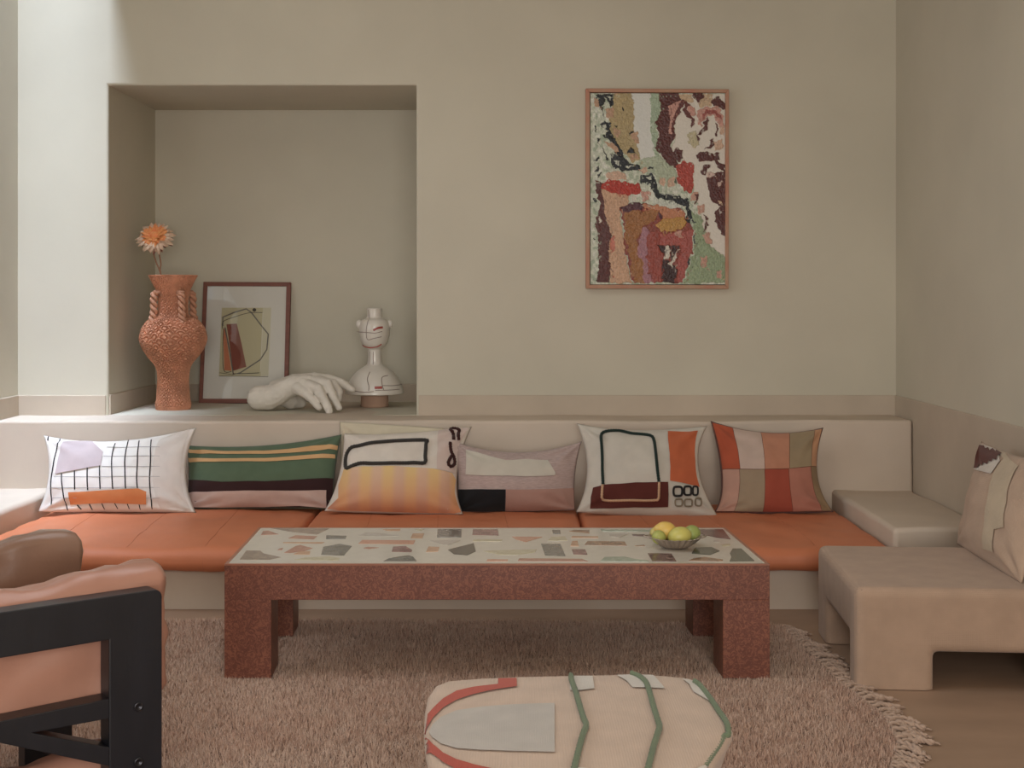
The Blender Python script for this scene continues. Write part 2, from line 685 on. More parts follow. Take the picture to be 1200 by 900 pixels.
for i in range(3):
    x0, x1 = cx[i] + .003, cx[i + 1] - .003
    t = thing('seat_cushion', ((x0 + x1) / 2, 5.75, CZ0), cnames[i], 'cushion', 'orange leather cushions on the bench')
    vs, fs, ns = soft_lattice((x0, CY0, CZ0), (x1, 6.285, ZS - .012), (.022, .04, .04), (36, 28, 4), 4)
    npan = 4
    out = []
    for v, nn in zip(vs, ns):
        p = v.copy()
        u = (v.x - x0) / (x1 - x0)
        if v.z > .2:
            p.z += .014 * (1 - abs(u * 2 - 1) ** 6) * min(1, max(0, (v.y - CY0) / .25))
        if nn.y < -.3:
            p.y -= .012 * (1 - abs(u * 2 - 1) ** 8) * (1 - ((v.z - .21) / .06) ** 2) if abs(v.z - .21) < .06 else 0
        cr = fbm(Vector((v.x * 3.0 + i * 7, v.y * 1.3 + v.x * 1.4, v.z * 2)), 1.6, 4)
        p += nn * (.006 * cr)
        ridge = abs(fbm(Vector((v.x * 2.2 + v.y * 1.6 + i, v.y * 1.1, 0)), 1.5, 2))
        p += nn * (-.006 * max(0, .12 - ridge) / .12)
        out.append(p)
    body = make('cushion_cover', out, fs, leather_seat, t)
    from mathutils.bvhtree import BVHTree
    bvh = BVHTree.FromPolygons(out, fs)
    for k in range(1, npan):
        xs = x0 + (x1 - x0) * k / npan
        path = []
        for j in range(40):
            # up the front face and back over the top
            s = j / 39 * 1.18
            if s < .1:
                h = bvh.ray_cast(Vector((xs, 4.8, .178 + s * .6)), Vector((0, 1, 0)))
            else:
                h = bvh.ray_cast(Vector((xs - (s - .1) * .05, CY0 + .012 + (s - .1) * .95, .6)), Vector((0, 0, -1)))
            if h[0]:
                path.append(h[0] + h[1] * .0004)
        v, f = tube(path, .0012, 6)
        make('seam', v, f, seam_m, body, label='stitched seam')

# ------------------------------------------------------------------ pillows


class Pillow:
    """eight outline pixels TL TM TR RM BR BM BL LM at depths running from d_bottom to d_top"""

    def __init__(self, name, px8, db, dt, label, body_m, front=.085, back=.05, cat='pillow', group='throw pillows along the bench', nu=72, nv=52, wr=.012, seed=0, pts=None, flat=2.2):
        self.front, self.wr, self.seed, self.flat = front, wr, seed, flat
        dm = (db + dt) / 2
        if pts is None:
            ds = [dt, dt, dt, dm, db, db, db, dm]
            pts = [pix(p[0], p[1], d) for p, d in zip(px8, ds)]
        self.c = pts
        self.n = ((pts[2] - pts[6]).cross(pts[0] - pts[4])).normalized()
        if self.n.dot(Vector((0, -1, 0.0)) + Vector((-.6, 0, 0))) < 0:
            self.n = -self.n
        base = (pts[4] + pts[6]) / 2
        zb = min(p.z for p in pts)
        self.t = thing(name, (base.x, base.y, zb), label, cat, group)
        vs, fs = [], []
        W1 = nu + 1
        for side in (1, -1):
            for j in range(nv + 1):
                for i in range(nu + 1):
                    vs.append(self.S(i / nu, j / nv, 0, side, front if side > 0 else back))
        N = W1 * (nv + 1)
        for side in (0, 1):
            for j in range(nv):
                for i in range(nu):
                    a = side * N + j * W1 + i
                    q = [a, a + 1, a + W1 + 1, a + W1]
                    fs.append(q if side == 0 else q[::-1])
        # sew front and back together
        me_fs = fs
        rim = [j * W1 for j in range(nv + 1)] + [j * W1 + nu for j in range(nv + 1)] + list(range(W1)) + [nv * W1 + i for i in range(W1)]
        mp = {r + N: r for r in rim}
        me_fs = [[mp.get(x, x) for x in q] for q in fs]
        used = sorted({x for q in me_fs for x in q})
        re = {x: k for k, x in enumerate(used)}
        self.body = make('cover', [vs[x] for x in used], [[re[x] for x in q] for q in me_fs], body_m, self.t)
        fix_normals(self.body)

    def edge(self, u, v):
        x, y = u * 2 - 1, v * 2 - 1
        TL, TM, TR, RM, BR, BM, BL, LM = self.c
        f = lambda a, b: .25 * (1 + a * x) * (1 + b * y) * (a * x + b * y - 1)
        return (BL * f(-1, -1) + BR * f(1, -1) + TR * f(1, 1) + TL * f(-1, 1)
                + BM * (.5 * (1 - x * x) * (1 - y)) + TM * (.5 * (1 - x * x) * (1 + y))
                + RM * (.5 * (1 + x) * (1 - y * y)) + LM * (.5 * (1 - x) * (1 - y * y)))

    def S(self, u, v, off=0.0, side=1, th=None):
        th = self.front if th is None else th
        p = self.edge(u, v)
        x, y = abs(u * 2 - 1), abs(v * 2 - 1)
        b = max(0, (1 - x ** self.flat)) ** .6 * max(0, (1 - y ** self.flat)) ** .6
        b *= 1 + .12 * (0.5 - v)
        w = fbm(Vector((p.x * 2.0, p.z * 2.6, self.seed * 3.1 + side)), 2.6, 3) * self.wr * min(1, b * 2.2)
        # gathered creases running out of the corners
        cr = 0
        for (cu, cv) in ((0, 0), (1, 0), (0, 1), (1, 1)):
            du, dv = u - cu, v - cv
            rr = math.hypot(du, dv)
            if rr < .45:
                an = math.atan2(abs(dv), abs(du))
                cr += math.sin(an * 9 + self.seed) * .008 * (rr / .1 if rr < .1 else (.45 - rr) / .35)
        return p + self.n * side * (th * b + off) + self.n * side * (w + cr * min(1, b * 3))

    def inv(self, px, py):
        u, v = .5, .5
        for _ in range(14):
            a = proj(self.S(u, v))
            b = proj(self.S(u + .004, v))
            c = proj(self.S(u, v + .004))
            J = np.array([[(b[0] - a[0]) / .004, (c[0] - a[0]) / .004], [(b[1] - a[1]) / .004, (c[1] - a[1]) / .004]])
            try:
                d = np.linalg.solve(J, np.array([px - a[0], py - a[1]]))
            except Exception:
                break
            u = min(.995, max(.005, u + float(np.clip(d[0], -.3, .3)) * .8))
            v = min(.995, max(.005, v + float(np.clip(d[1], -.3, .3)) * .8))
        return (u, v)

    def patch(self, poly, m, name='patch', label=None, uv=False, nx=26, ny=20, off=.0036):
        pp = poly if uv else [self.inv(*p) for p in poly]
        v, f = poly_patch(pp, max(nx, 26), max(ny, 20), lambda a, b: self.S(a, b, max(off, .0036) + .001))
        o = make(name, v, f, m, self.t, label=label)
        me = o.data
        # turn the patch to face outwards
        if sum((Vector(p.normal).dot(self.n)) for p in me.polygons) < 0:
            me.flip_normals()
        return o

    def cord(self, path, r, m, name='cord', label=None, closed=False, sub=6, off=.007, straight=False, lobes=2, step=.004):
        uv = [self.inv(*p) for p in path]
        pts = [Vector((a, b, 0)) for a, b in uv]
        pts = resample(pts, .02, closed) if straight else smooth_path(pts, closed, sub)
        P = [self.S(p.x, p.y, off) for p in pts]
        P = resample(P, step, closed)
        v, f = tube(P, r, 6 if not lobes else 8, closed, twist=500, lobes=lobes, lobe_amp=.22 if lobes else 0)
        return make(name, v, f, m, self.t, label=label)

    def line(self, path, w, m, name='stitched_line', label=None, off=.0046):
        uv = [self.inv(*p) for p in path]
        pts = smooth_path([Vector((a, b, 0)) for a, b in uv], False, 5)
        P = resample([self.S(p.x, p.y, off) for p in pts], .008)
        vs, fs = [], []
        for i, p in enumerate(P):
            a, b = P[max(0, i - 1)], P[min(len(P) - 1, i + 1)]
            s = (b - a).normalized().cross(self.n) * w / 2
            vs += [p + s, p + self.n * w * .35, p - s]
            if i:
                k = 3 * i
                fs += [[k - 3, k - 2, k + 1, k], [k - 2, k - 1, k + 2, k + 1]]
        return make(name, vs, fs, m, self.t, label=label)


def crop(ox, oy, s):
    return lambda pts: [(ox + x / s, oy + y / s) for x, y in pts]


black_cord = cloth('black_cord', '#2A2725')
# --- white grid pillow
c1 = crop(40, 490, 6)
p1 = Pillow('throw_pillow', [(51, 510), (134, 517), (230, 501), (218, 553), (230, 601), (138, 600), (44, 600), (57, 556)], 6.0, 6.16,
            'white pillow with black grid lines, mauve patch and orange bar at far left of bench', cloth('ivory_linen', '#DCD3C8'), seed=1)
p1.patch(c1([(885, 150), (1000, 105), (1100, 80), (1100, 640), (1050, 655), (888, 640)]), cloth('oat_linen', '#D2C5B8'), 'side_panel', 'plain oat panel')
for y, xa, xb in ((205, 515, 885), (268, 490, 885), (340, 478, 885), (412, 140, 885), (490, 120, 885), (563, 120, 885)):
    p1.line(c1([(xa, y), ((xa + xb) / 2, y), (xb, y)]), .003, cloth('grey_thread', '#A59B95'), 'stitched_line', 'fine grey line', off=.0042)
for L in ([(105, 122), (97, 160)], [(185, 147), (150, 260), (125, 400), (118, 500), (122, 610)], [(195, 390), (195, 450), (210, 560), (240, 652)], [(285, 370), (287, 505)], [(375, 350), (378, 508)],
          [(462, 335), (466, 500)], [(572, 178), (550, 260), (548, 380), (555, 500)], [(668, 154), (642, 260), (640, 380), (645, 497)], [(740, 160), (728, 300), (728, 495)], [(825, 152), (820, 300), (818, 520), (832, 642)],
          [(305, 612), (335, 645)], [(390, 605), (412, 648)], [(478, 602), (498, 645)], [(567, 598), (590, 640)], [(655, 600), (672, 642)], [(740, 610), (750, 648)]):
    p1.line(c1(L), .0058, black_cord, 'stitched_line', 'black stitched line')
p1.patch(c1([(205, 168), (350, 162), (507, 158), (488, 240), (470, 335), (310, 363), (148, 395), (175, 270)]), cloth('mauve_cotton', '#B9A5A3'), 'patch', 'pale mauve patch', off=.0062)
p1.patch(c1([(242, 524), (490, 510), (735, 497), (792, 520), (790, 610), (520, 600), (257, 612)]), cloth('orange_cotton', '#D27B38'), 'patch', 'orange bar patch', off=.0062)

# --- green striped pillow
c2 = crop(210, 500, 6)
p2 = Pillow('throw_pillow', [(219, 522), (310, 522), (400.5, 509), (393, 552), (391, 597), (303, 596), (219, 597), (221, 558)], 6.10, 6.23,
            'green bolster pillow with two yellow stripes and pale pink lower band', cloth('green_wool', '#566A50'), seed=2, front=.08)
yl = cloth('yellow_wool', '#D2A267')
p2.patch(c2([(30, 160), (75, 162), (300, 172), (600, 170), (850, 148), (1050, 126), (1122, 138), (1118, 168), (1050, 158), (850, 180), (600, 193), (300, 192), (75, 188), (30, 186)]), yl, 'stripe', 'upper yellow stripe', nx=24, ny=4)
p2.patch(c2([(30, 226), (75, 224), (300, 224), (600, 222), (850, 204), (1000, 192), (1098, 198), (1098, 226), (1000, 222), (850, 232), (600, 246), (300, 246), (75, 254), (30, 254)]), yl, 'stripe', 'lower yellow stripe', nx=24, ny=4)
p2.patch(c2([(30, 390), (300, 388), (600, 385), (850, 372), (1098, 370), (1110, 470), (1092, 575), (560, 580), (100, 575), (40, 480)]), cloth('maroon_wool', '#3A2222'), 'lower_panel', 'dark maroon lower panel', nx=20, ny=8)
p2.patch(c2([(60, 470), (300, 456), (600, 452), (850, 452), (1036, 449), (1038, 576), (850, 560), (600, 568), (300, 572), (60, 570)]), cloth('pale_pink_cotton', '#C6A597'), 'patch', 'pale pink band', nx=20, ny=6, off=.006)

# --- cream pillow hidden behind, then the yellow ombre pillow
pb = Pillow('throw_pillow', [(398, 494), (455, 497.5), (520, 502), (522, 545), (524, 592), (460, 593), (398, 592), (399, 545)], 6.225, 6.25,
            'cream pillow mostly hidden behind the yellow and white pillow', cloth('cream_linen', '#CDBFA2'), front=.035, back=.03, seed=3)
c3 = crop(380, 485, 6.667)
p3 = Pillow('throw_pillow', [(403, 508), (468, 508), (553, 500), (536, 556), (543, 603), (460, 602), (380, 599), (397, 558)], 5.97, 6.18,
            'pillow with white top and yellow to orange lower half, dark cord rectangle', cloth('white_slub', '#D6C9BA'), seed=4, front=.10)
k = NT('yellow_orange_ikat')
tcx = k.n('ShaderNodeTexCoord')
sp = k.n('ShaderNodeSeparateXYZ')
k.l(tcx.outputs['Object'], sp.inputs[0])
rz = k.n('ShaderNodeValToRGB')
mr = k.n('ShaderNodeMapRange')
mr.inputs['From Min'].default_value = 0.0
mr.inputs['From Max'].default_value = 0.23
k.l(sp.outputs['Z'], mr.inputs['Value'])
k.l(mr.outputs[0], rz.inputs[0])
rz.color_ramp.elements[0].color = lin('#D08050')
rz.color_ramp.elements[1].color = lin('#DDBB72')
e = rz.color_ramp.elements.new(.45)
e.color = lin('#D69C62')
mx = k.n('ShaderNodeMath', operation='MULTIPLY')
mx.inputs[1].default_value = 59.0
k.l(sp.outputs['X'], mx.inputs[0])
sn = k.n('ShaderNodeMath', operation='SINE')
k.l(mx.outputs[0], sn.inputs[0])
m2 = k.n('ShaderNodeMapRange')
m2.inputs['From Min'].default_value = -.7
m2.inputs['From Max'].default_value = .7
m2.inputs['To Max'].default_value = .8
k.l(sn.outputs[0], m2.inputs['Value'])
mixc = k.n('ShaderNodeMix', data_type='RGBA')
k.l(m2.outputs[0], mixc.inputs['Factor'])
k.l(rz.outputs[0], mixc.inputs['A'])
rz2 = k.n('ShaderNodeValToRGB')
k.l(mr.outputs[0], rz2.inputs[0])
rz2.color_ramp.elements[0].color = lin('#C07855')
rz2.color_ramp.elements[1].color = lin('#D6B096')
k.l(rz2.outputs[0], mixc.inputs['B'])
k.l(mixc.outputs['Result'], k.b.inputs['Base Color'])
k.b.inputs['Roughness'].default_value = .9
p3.patch(c3([(150, 440), (300, 412), (600, 412), (850, 430), (1000, 465), (1030, 520), (1020, 620), (1070, 770), (1020, 785), (700, 778), (400, 765), (120, 758), (20, 745), (110, 660), (110, 560)]), k.m, 'lower_panel', 'yellow to orange ombre lower panel', nx=24, ny=14)
p3.patch(c3([(895, 125), (1000, 112), (1130, 112), (1060, 230), (1025, 400), (1020, 470), (880, 430), (885, 280)]), cloth('blush_linen', '#CDB6AA'), 'side_panel', 'blush side panel', nx=8, ny=12)
p3.cord(c3([(170, 425), (172, 330), (210, 268), (300, 245), (500, 218), (780, 208), (795, 240), (790, 330), (785, 385), (700, 385), (500, 388), (300, 388), (230, 405)]), .0085, cloth('charcoal_cord', '#3B3733'), 'cord', 'charcoal cord rectangle', closed=True)
p3.cord(c3([(1012, 205), (1008, 160), (986, 128), (1020, 108), (1052, 128), (1048, 160), (1052, 210)]), .008, cloth('brown_cord', '#3E1F1A'), 'cord', 'dark brown cord loop')
p3.cord(c3([(985, 225), (990, 290), (1015, 350), (1018, 395), (990, 415), (970, 390), (985, 350), (1008, 320)]), .008, cloth('brown_cord', '#3E1F1A'), 'cord', 'dark brown cord loop')

# --- mauve woven pillow with black corner
c4 = crop(525, 495, 7.06)
p4 = Pillow('throw_pillow', [(527.5, 515.5), (604, 530), (682, 517), (674, 556), (674, 598), (606, 600), (534, 600), (536, 556)], 6.05, 6.13,
            'low mauve woven pillow with pale patch and black lower left block', cloth('mauve_weave', '#B29A92', var=.13, vscale=40, stretch=(1, 1, 7)), seed=5, front=.08, wr=.008)
p4.patch(c4([(148, 225), (250, 250), (480, 312), (640, 303), (825, 312), (890, 420), (885, 437), (500, 440), (145, 432)]), cloth('pale_sage_linen', '#C2B9A8'), 'patch', 'pale grey patch', nx=20, ny=8)
p4.patch(c4([(80, 555), (280, 553), (478, 555), (472, 738), (280, 742), (60, 735)]), cloth('black_wool', '#1D1C1E'), 'patch', 'black block', nx=10, ny=6)
p4.patch(c4([(480, 555), (760, 552), (1050, 545), (1050, 715), (760, 730), (474, 738)]), cloth('rose_wool', '#AE8475'), 'patch', 'dusty rose block', nx=12, ny=6)

# --- pale pillow with dark green cord and maroon panel
c5 = crop(670, 490, 6.667)
p5 = Pillow('throw_pillow', [(676, 496), (745, 504), (829, 499), (819, 548), (842, 606), (760, 606), (675, 600), (688, 550)], 5.96, 6.15,
            'pale grey pillow with dark green cord loop, maroon panel and orange side', cloth('pale_grey_linen', '#C6BDAE'), seed=6, front=.09)
p5.patch(c5([(750, 103), (860, 108), (985, 100), (965, 190), (965, 330), (975, 450), (1000, 540), (880, 510), (768, 490), (770, 380), (765, 280)]), cloth('terracotta_cotton', '#C6602F'), 'side_panel', 'terracotta side panel', nx=10, ny=14)
p5.patch(c5([(165, 545), (260, 520), (500, 503), (753, 500), (756, 600), (752, 697), (500, 700), (300, 708), (142, 710), (148, 620)]), cloth('maroon_cotton', '#5E2A22'), 'patch', 'maroon panel', nx=18, ny=8)
p5.cord(c5([(243, 518), (238, 400), (235, 250), (228, 150), (250, 112), (350, 100), (400, 106), (470, 122), (600, 135), (640, 170), (655, 270), (668, 400), (680, 498)]), .007, cloth('dark_green_cord', '#1F302A'), 'cord', 'dark green cord')
p5.cord(c5([(240, 522), (235, 600), (240, 635), (280, 648), (450, 646), (640, 646), (675, 635), (680, 590), (682, 505)]), .006, cloth('tan_cord', '#C69A72'), 'cord', 'tan cord')
for (x, y, w, h, c, r) in ((828, 575, 34, 36, 'black_cord', .0055), (905, 570, 28, 34, 'black_cord', .0055), (965, 570, 20, 34, 'black_cord', .0045), (835, 662, 28, 28, 'olive', .004), (910, 664, 30, 28, 'olive', .004), (988, 658, 24, 30, 'olive', .004)):
    m = black_cord if c == 'black_cord' else cloth('olive_thread', '#85775F')
    p5.cord(c5([(x + w * math.copysign(abs(math.cos(a)) ** .6, math.cos(a)), y + h * math.copysign(abs(math.sin(a)) ** .6, math.sin(a))) for a in [i * math.pi / 5 for i in range(10)]]), r, m, 'ring_cord', 'black stitched ring' if c == 'black_cord' else 'olive stitched ring', closed=True, sub=3, lobes=0)

# --- patchwork pillow
c6 = crop(825, 485, 7.2)
p6 = Pillow('throw_pillow', [(832.5, 493), (900, 507), (965, 501), (958, 556), (977, 600), (903, 602), (837, 600), (845, 560)], 6.02, 6.2,
            'patchwork pillow of rust, blush, salmon and khaki panels at right of bench', cloth('dark_seam_edge', '#754434'), seed=7, front=.09)
gu = [p6.inv(*c6([(x, 330)])[0])[0] for x in (290, 507, 722, 910)]
gl = [p6.inv(*c6([(x, 640)])[0])[0] for x in (298, 515, 728, 928)]
vm = p6.inv(*c6([(500, 468)])[0])[1]
top = ['#B44F2B', '#C2A898', '#BE7F5F', '#9C8664', '#C08A60']
bot = ['#BB8B76', '#9B8468', '#A4472F', '#B2705A', '#8F7350']
nt = ['rust_linen', 'blush_panel', 'salmon_linen', 'khaki_linen', 'apricot_linen']
nb = ['pink_linen', 'stone_linen', 'brick_linen', 'rose_linen', 'umber_linen']
ue = [0.012] + gu + [.99]
le = [0.012] + gl + [.99]
for i in range(5):
    p6.patch([(ue[i], vm + .002), (ue[i + 1] - .004, vm + .002), (ue[i + 1] - .004, .985), (ue[i], .985)], cloth(nt[i], top[i]), 'panel', uv=True, nx=8, ny=10)
    p6.patch([(le[i], .015), (le[i + 1] - .004, .015), (le[i + 1] - .004, vm - .004), (le[i], vm - .004)], cloth(nb[i], bot[i]), 'panel', uv=True, nx=8, ny=10)

# ------------------------------------------------------------------ niche: terracotta vase
vase_c = pix(203, 480, 6.95)
vx, vy, vz = vase_c.x, vase_c.y, ZL
vase = thing('terracotta_vase', (vx, vy, vz), 'tall carved terracotta vase with flared lip and rope handles in the niche', 'vase')
ps_ = 6.95 / F
prof_px = [(19.5, 480), (20, 474), (18.5, 466), (17.5, 452), (17.5, 440), (19, 432), (22, 426), (28, 419), (34, 410), (37.5, 401), (38, 394), (36, 386), (31, 378), (25, 373), (19, 370.5), (17, 367), (16.5, 360), (16.8, 350), (18, 343), (21.5, 335), (26, 326), (28.5, 323)]
zof = lambda y: ZL + (480 - y) * ps_
ctrl = [Vector((r * ps_, 0, zof(y))) for r, y in prof_px]
pr = smooth_path(ctrl, False, 12)
pr = resample(pr, .0019)
NV = 560
terr = mat('terracotta', '#DA966F', rough=0.9, var=0.16, vscale=14, bump=0.25, bscale=160, bdist=.002, spec=0.15)


def scales(a, s):
    """height of overlapping fish-scale rings at angle a and length s along the profile"""
    x = a / (2 * math.pi) * 20 + .18 * noise.noise(Vector((math.cos(a) * 3, math.sin(a) * 3, s * 14)))
    y = s / .052 + .25 * noise.noise(Vector((math.cos(a) * 2.5 + 5, math.sin(a) * 2.5, s * 9)))
    j0 = int(math.floor(y / .5)) - 2
    for j in range(j0, j0 + 5):
        cy = j * .5
        o = .5 * (j % 2)
        ci = round(x - o) + o
        r = math.hypot(x - ci, y - cy)
        if r < .6:
            q = r / .6
            return -1.0 if min(abs(q - .45), abs(q - .92)) < .14 else .25
    return -1.0


vs, fs = [], []
S = 0
for i, p in enumerate(pr):
    if i:
        S += (p - pr[i - 1]).length
    fade = 1.0 if i < len(pr) - 9 else .3
    fade *= .35 if i < 10 else 1
    for j in range(NV):
        a = 2 * math.pi * j / NV
        h = scales(a, S) * .013 * fade + .003 * noise.noise(Vector((math.cos(a) * 4, math.sin(a) * 4, p.z * 12)))
        r = p.x + h
        vs.append(Vector((vx + r * math.cos(a), vy + r * math.sin(a), p.z)))
n0 = len(pr)
inner = [(27.2, 322.6), (25, 326), (20, 336), (15.5, 346), (14.5, 360), (14, 372)]
for r, y in inner:
    for j in range(NV):
        a = 2 * math.pi * j / NV
        vs.append(Vector((vx + r * ps_ * math.cos(a), vy + r * ps_ * math.sin(a), zof(y))))
tot = n0 + len(inner)
for i in range(tot - 1):
    for j in range(NV):
        fs.append([i * NV + j, i * NV + (j + 1) % NV, (i + 1) * NV + (j + 1) % NV, (i + 1) * NV + j])
fs.append(list(range(NV - 1, -1, -1)))
fs.append([(tot - 1) * NV + j for j in range(NV)])
make('vase_body', vs, fs, terr, vase, smooth=False)
terr2 = mat('terracotta_rope', '#CE9270', rough=0.9, var=0.12, vscale=20, bump=0.2, bscale=160, spec=.15)
for ang in (-138, -52, 38, 128):
    a = math.radians(ang)
    d = Vector((math.cos(a), math.sin(a), 0))
    ctr = Vector((vx, vy, 0))
    P = [(17.5, 346), (19.5, 342.5), (23, 344), (24.5, 350), (24.5, 358), (24.5, 366), (26, 373), (27, 378)]
    pts = resample(smooth_path([ctr + d * (r * ps_) + Vector((0, 0, zof(y))) for r, y in P], False, 8), .0035)
    sd = d.cross(Vector((0, 0, 1)))
    strands = []
    for k in range(2):
        L = [p + (sd * math.cos(i * .42 + k * 3.14) + d * math.sin(i * .42 + k * 3.14)) * .0115 for i, p in enumerate(pts)]
        strands.append(tube(L, .0105, 7))
    v, f = join(strands)
    make('handle', v, f, terr2, vase, label='braided rope handle')

# dried strawflower standing in the vase
stem_m = mat('dried_stem', '#9A6A48', rough=.9)
pet_o = mat('pale_petal', '#E2C3A0', rough=.7, var=.25, vscale=60, color2='#C99A78')
pet_i = mat('orange_petal', '#E2701C', rough=.7, var=.2, vscale=60, color2='#E89A3E')
pet_d = mat('brown_bract', '#8A5040', rough=.8)
fd = 6.95
flower = thing('dried_strawflower', pix(189, 330, fd), 'dried orange strawflower on two thin stems standing in the terracotta vase', 'flower')
bottom = Vector((vx - .01, vy, zof(372)))
for tipx, tipy, midx in ((180, 296, 184), (185.5, 293, 191)):
    P = smooth_path([bottom, pix(188.5, 322, fd), pix((188.5 + tipx) / 2 + (1.5 if tipx > 182 else -.5), 309, fd), pix(tipx, tipy, fd), pix(182, 284, fd + .02)], False, 6)
    v, f = tube(P, .0042, 7)
    make('stem', v, f, stem_m, flower)
hc = pix(181.5, 277, fd)
axis = Vector((.05, -.86, .5)).normalized()
e1 = axis.orthogonal().normalized()
e2 = axis.cross(e1)


def petals(count, rad0, rad1, lift, w, name, m, jitter):
    allp = []
    for i in range(count):
        a = i * 2.39996 + random.uniform(-.1, .1)
        t = i / count
        r0 = rad0 * random.uniform(.85, 1.05)
        ln = rad1 * random.uniform(.85, 1.15)
        dirv = e1 * math.cos(a) + e2 * math.sin(a)
        side = axis.cross(dirv)
        el = lift + random.uniform(-jitter, jitter)
        out = (dirv * math.cos(el) + axis * math.sin(el)).normalized()
        nn = side.cross(out)
        vv, ff = [], []
        for s_ in range(6):
            u = s_ / 5
            ww = w * math.sin(math.pi * min(1, .18 + u * .82)) ** .8 * (1 if u < .99 else .1)
            c = hc + dirv * r0 + out * ln * u + nn * (.012 * u * u) + axis * (.006 * (1 - u))
            vv += [c - side * ww + nn * .003, c - nn * .0015, c + side * ww + nn * .003]
            if s_:
                b = 3 * s_
                ff += [[b - 3, b - 2, b + 1, b], [b - 2, b - 1, b + 2, b + 1]]
        allp.append((vv, ff))
    v, f = join(allp)
    return make(name, v, f, m, flower, kind='stuff')


petals(28, .036, .066, -.55, .013, 'bracts', pet_d, .2)
petals(32, .04, .062, -.15, .014, 'outer_petals', pet_o, .2)
petals(32, .034, .054, .25, .012, 'pale_petals', pet_o, .2)
petals(32, .026, .044, .6, .011, 'orange_petals', pet_i, .2)
petals(28, .01, .04, .95, .010, 'inner_petals', pet_i, .2)
v, f = ellipsoid(hc - axis * .005, (.034, .034, .034), 14, 10)
make('flower_head', v, f, pet_i, flower)

# ------------------------------------------------------------------ framed print leaning in the niche
f_dB, f_dT = 7.33, 7.452
fp0 = pix(285, 472, f_dB)
fp1 = pix(289, 331, f_dT)
fup = (fp1 - fp0)
fn = Vector((0, -fup.z, fup.y)).normalized()
if fn.y > 0:
    fn = -fn
fpt = lambda x, y, off=0: pix_plane(228 + x / 5.81, 325 + y / 5.81, fp0, fn) + fn * off
fr = thing('framed_print', (fp0.x, fp0.y, ZL), 'abstract print in thin red-brown wooden frame leaning at the niche back', 'picture')
frame_m = mat('red_brown_frame_wood', '#7E4432', rough=.55, var=.12, vscale=8, stretch=(1, 1, 6), bump=.08)
O = [(60, 30), (655, 33), (632, 857), (28, 855)]
I = [(86, 58), (625, 60), (606, 828), (54, 826)]
for i in range(4):
    j = (i + 1) % 4
    v, f = prism([fpt(*O[i]), fpt(*O[j]), fpt(*I[j]), fpt(*I[i])], None, -fn, .026)
    bevel_obj(make('frame_side', v, f, frame_m, fr, smooth=False), .0015, 1)
paper = mat('white_mat_board', '#DAD3C5', rough=.9, var=.01, bump=0)
v, f = prism([fpt(x, y, -.010) for x, y in ((70, 42), (640, 44), (618, 842), (40, 840))], None, -fn, .012)
make('mat_board', v, f, paper, fr, smooth=False, label='white mat board')


def fpoly(pts, off, m, name, label=None):
    vv = [fpt(x, y, off) for x, y in pts]
    return make(name, vv, [list(range(len(vv)))], m, fr, smooth=False, label=label)


def fline(pts, w, m, off=-.0088, sm=True):
    P = smooth_path([Vector((x, y, 0)) for x, y in pts], False, 5) if sm else [Vector((x, y, 0)) for x, y in pts]
    v2, f2 = ribbon2d(P, w)
    return make('drawn_line', [fpt(p.x, p.y, off) for p in v2], f2, m, fr, smooth=False)


ink = mat('grey_ink', '#6E6860', rough=.9, bump=0)
blk = mat('black_ink', '#2E2826', rough=.9, bump=0)
v, f = prism([fpt(x, y, -.0094) for x, y in ((183, 205), (520, 205), (500, 672), (163, 672))], None, -fn, .0004)
make('art_sheet', v, f, mat('cream_art_paper', '#C3B78D', rough=.9, var=.03, bump=0), fr, smooth=False, label='cream drawing sheet')
fpoly([(463, 205), (520, 205), (500, 672), (448, 672)], -.0092, mat('pale_art_paper', '#CFC6A6', rough=.9, bump=0), 'pale_strip', 'paler strip of the sheet')
fpoly([(192, 350), (204, 348), (250, 636), (200, 632)], -.009, mat('orange_paint', '#C8764A', rough=.9, bump=0), 'painted_shape', 'orange wedge')
fpoly([(215, 318), (285, 313), (318, 450), (350, 608), (262, 635)], -.009, mat('rust_paint', '#8E4A38', rough=.9, bump=0), 'painted_shape', 'rust brown block')
fline([(190, 330), (190, 270), (260, 240), (350, 213), (385, 238), (455, 330), (500, 385), (490, 490), (445, 560), (310, 648), (262, 660), (240, 520), (205, 340)], 9, ink, sm=False)
fline([(190, 352), (192, 300), (280, 265), (370, 240), (460, 238)], 4, blk)
fline([(195, 350), (190, 480), (197, 632), (250, 640)], 4, blk)
fline([(258, 655), (340, 654), (438, 649)], 5, blk)
fline([(165, 648), (215, 655), (262, 662)], 3, blk)
fline([(165, 671), (330, 672), (500, 676)], 3, blk)
fline([(463, 240), (455, 450), (446, 640)], 2.5, mat('white_ink', '#E2DDCF', rough=.9, bump=0))
fpoly([(405 + 13 * math.cos(a), 220 + 12 * math.sin(a)) for a in [i * math.pi / 8 for i in range(16)]], -.0085, blk, 'painted_dot', 'black dot')
gk = NT('picture_glass')
tr = gk.n('ShaderNodeBsdfTransparent')
gl_ = gk.n('ShaderNodeBsdfGlossy')
gl_.inputs['Roughness'].default_value = .02
fz = gk.n('ShaderNodeFresnel', i_IOR=1.5)
ms = gk.n('ShaderNodeMixShader')
gk.l(fz.outputs[0], ms.inputs[0])
gk.l(tr.outputs[0], ms.inputs[1])
gk.l(gl_.outputs[0], ms.inputs[2])
gk.l(ms.outputs[0], gk.t.nodes['Material Output'].inputs['Surface'])
v, f = prism([fpt(x, y, -.004) for x, y in ((80, 52), (630, 54), (610, 834), (48, 832))], None, -fn, .002)
fix_normals(make('glass_pane', v, f, gk.m, fr, smooth=False, label='clear picture glass'))

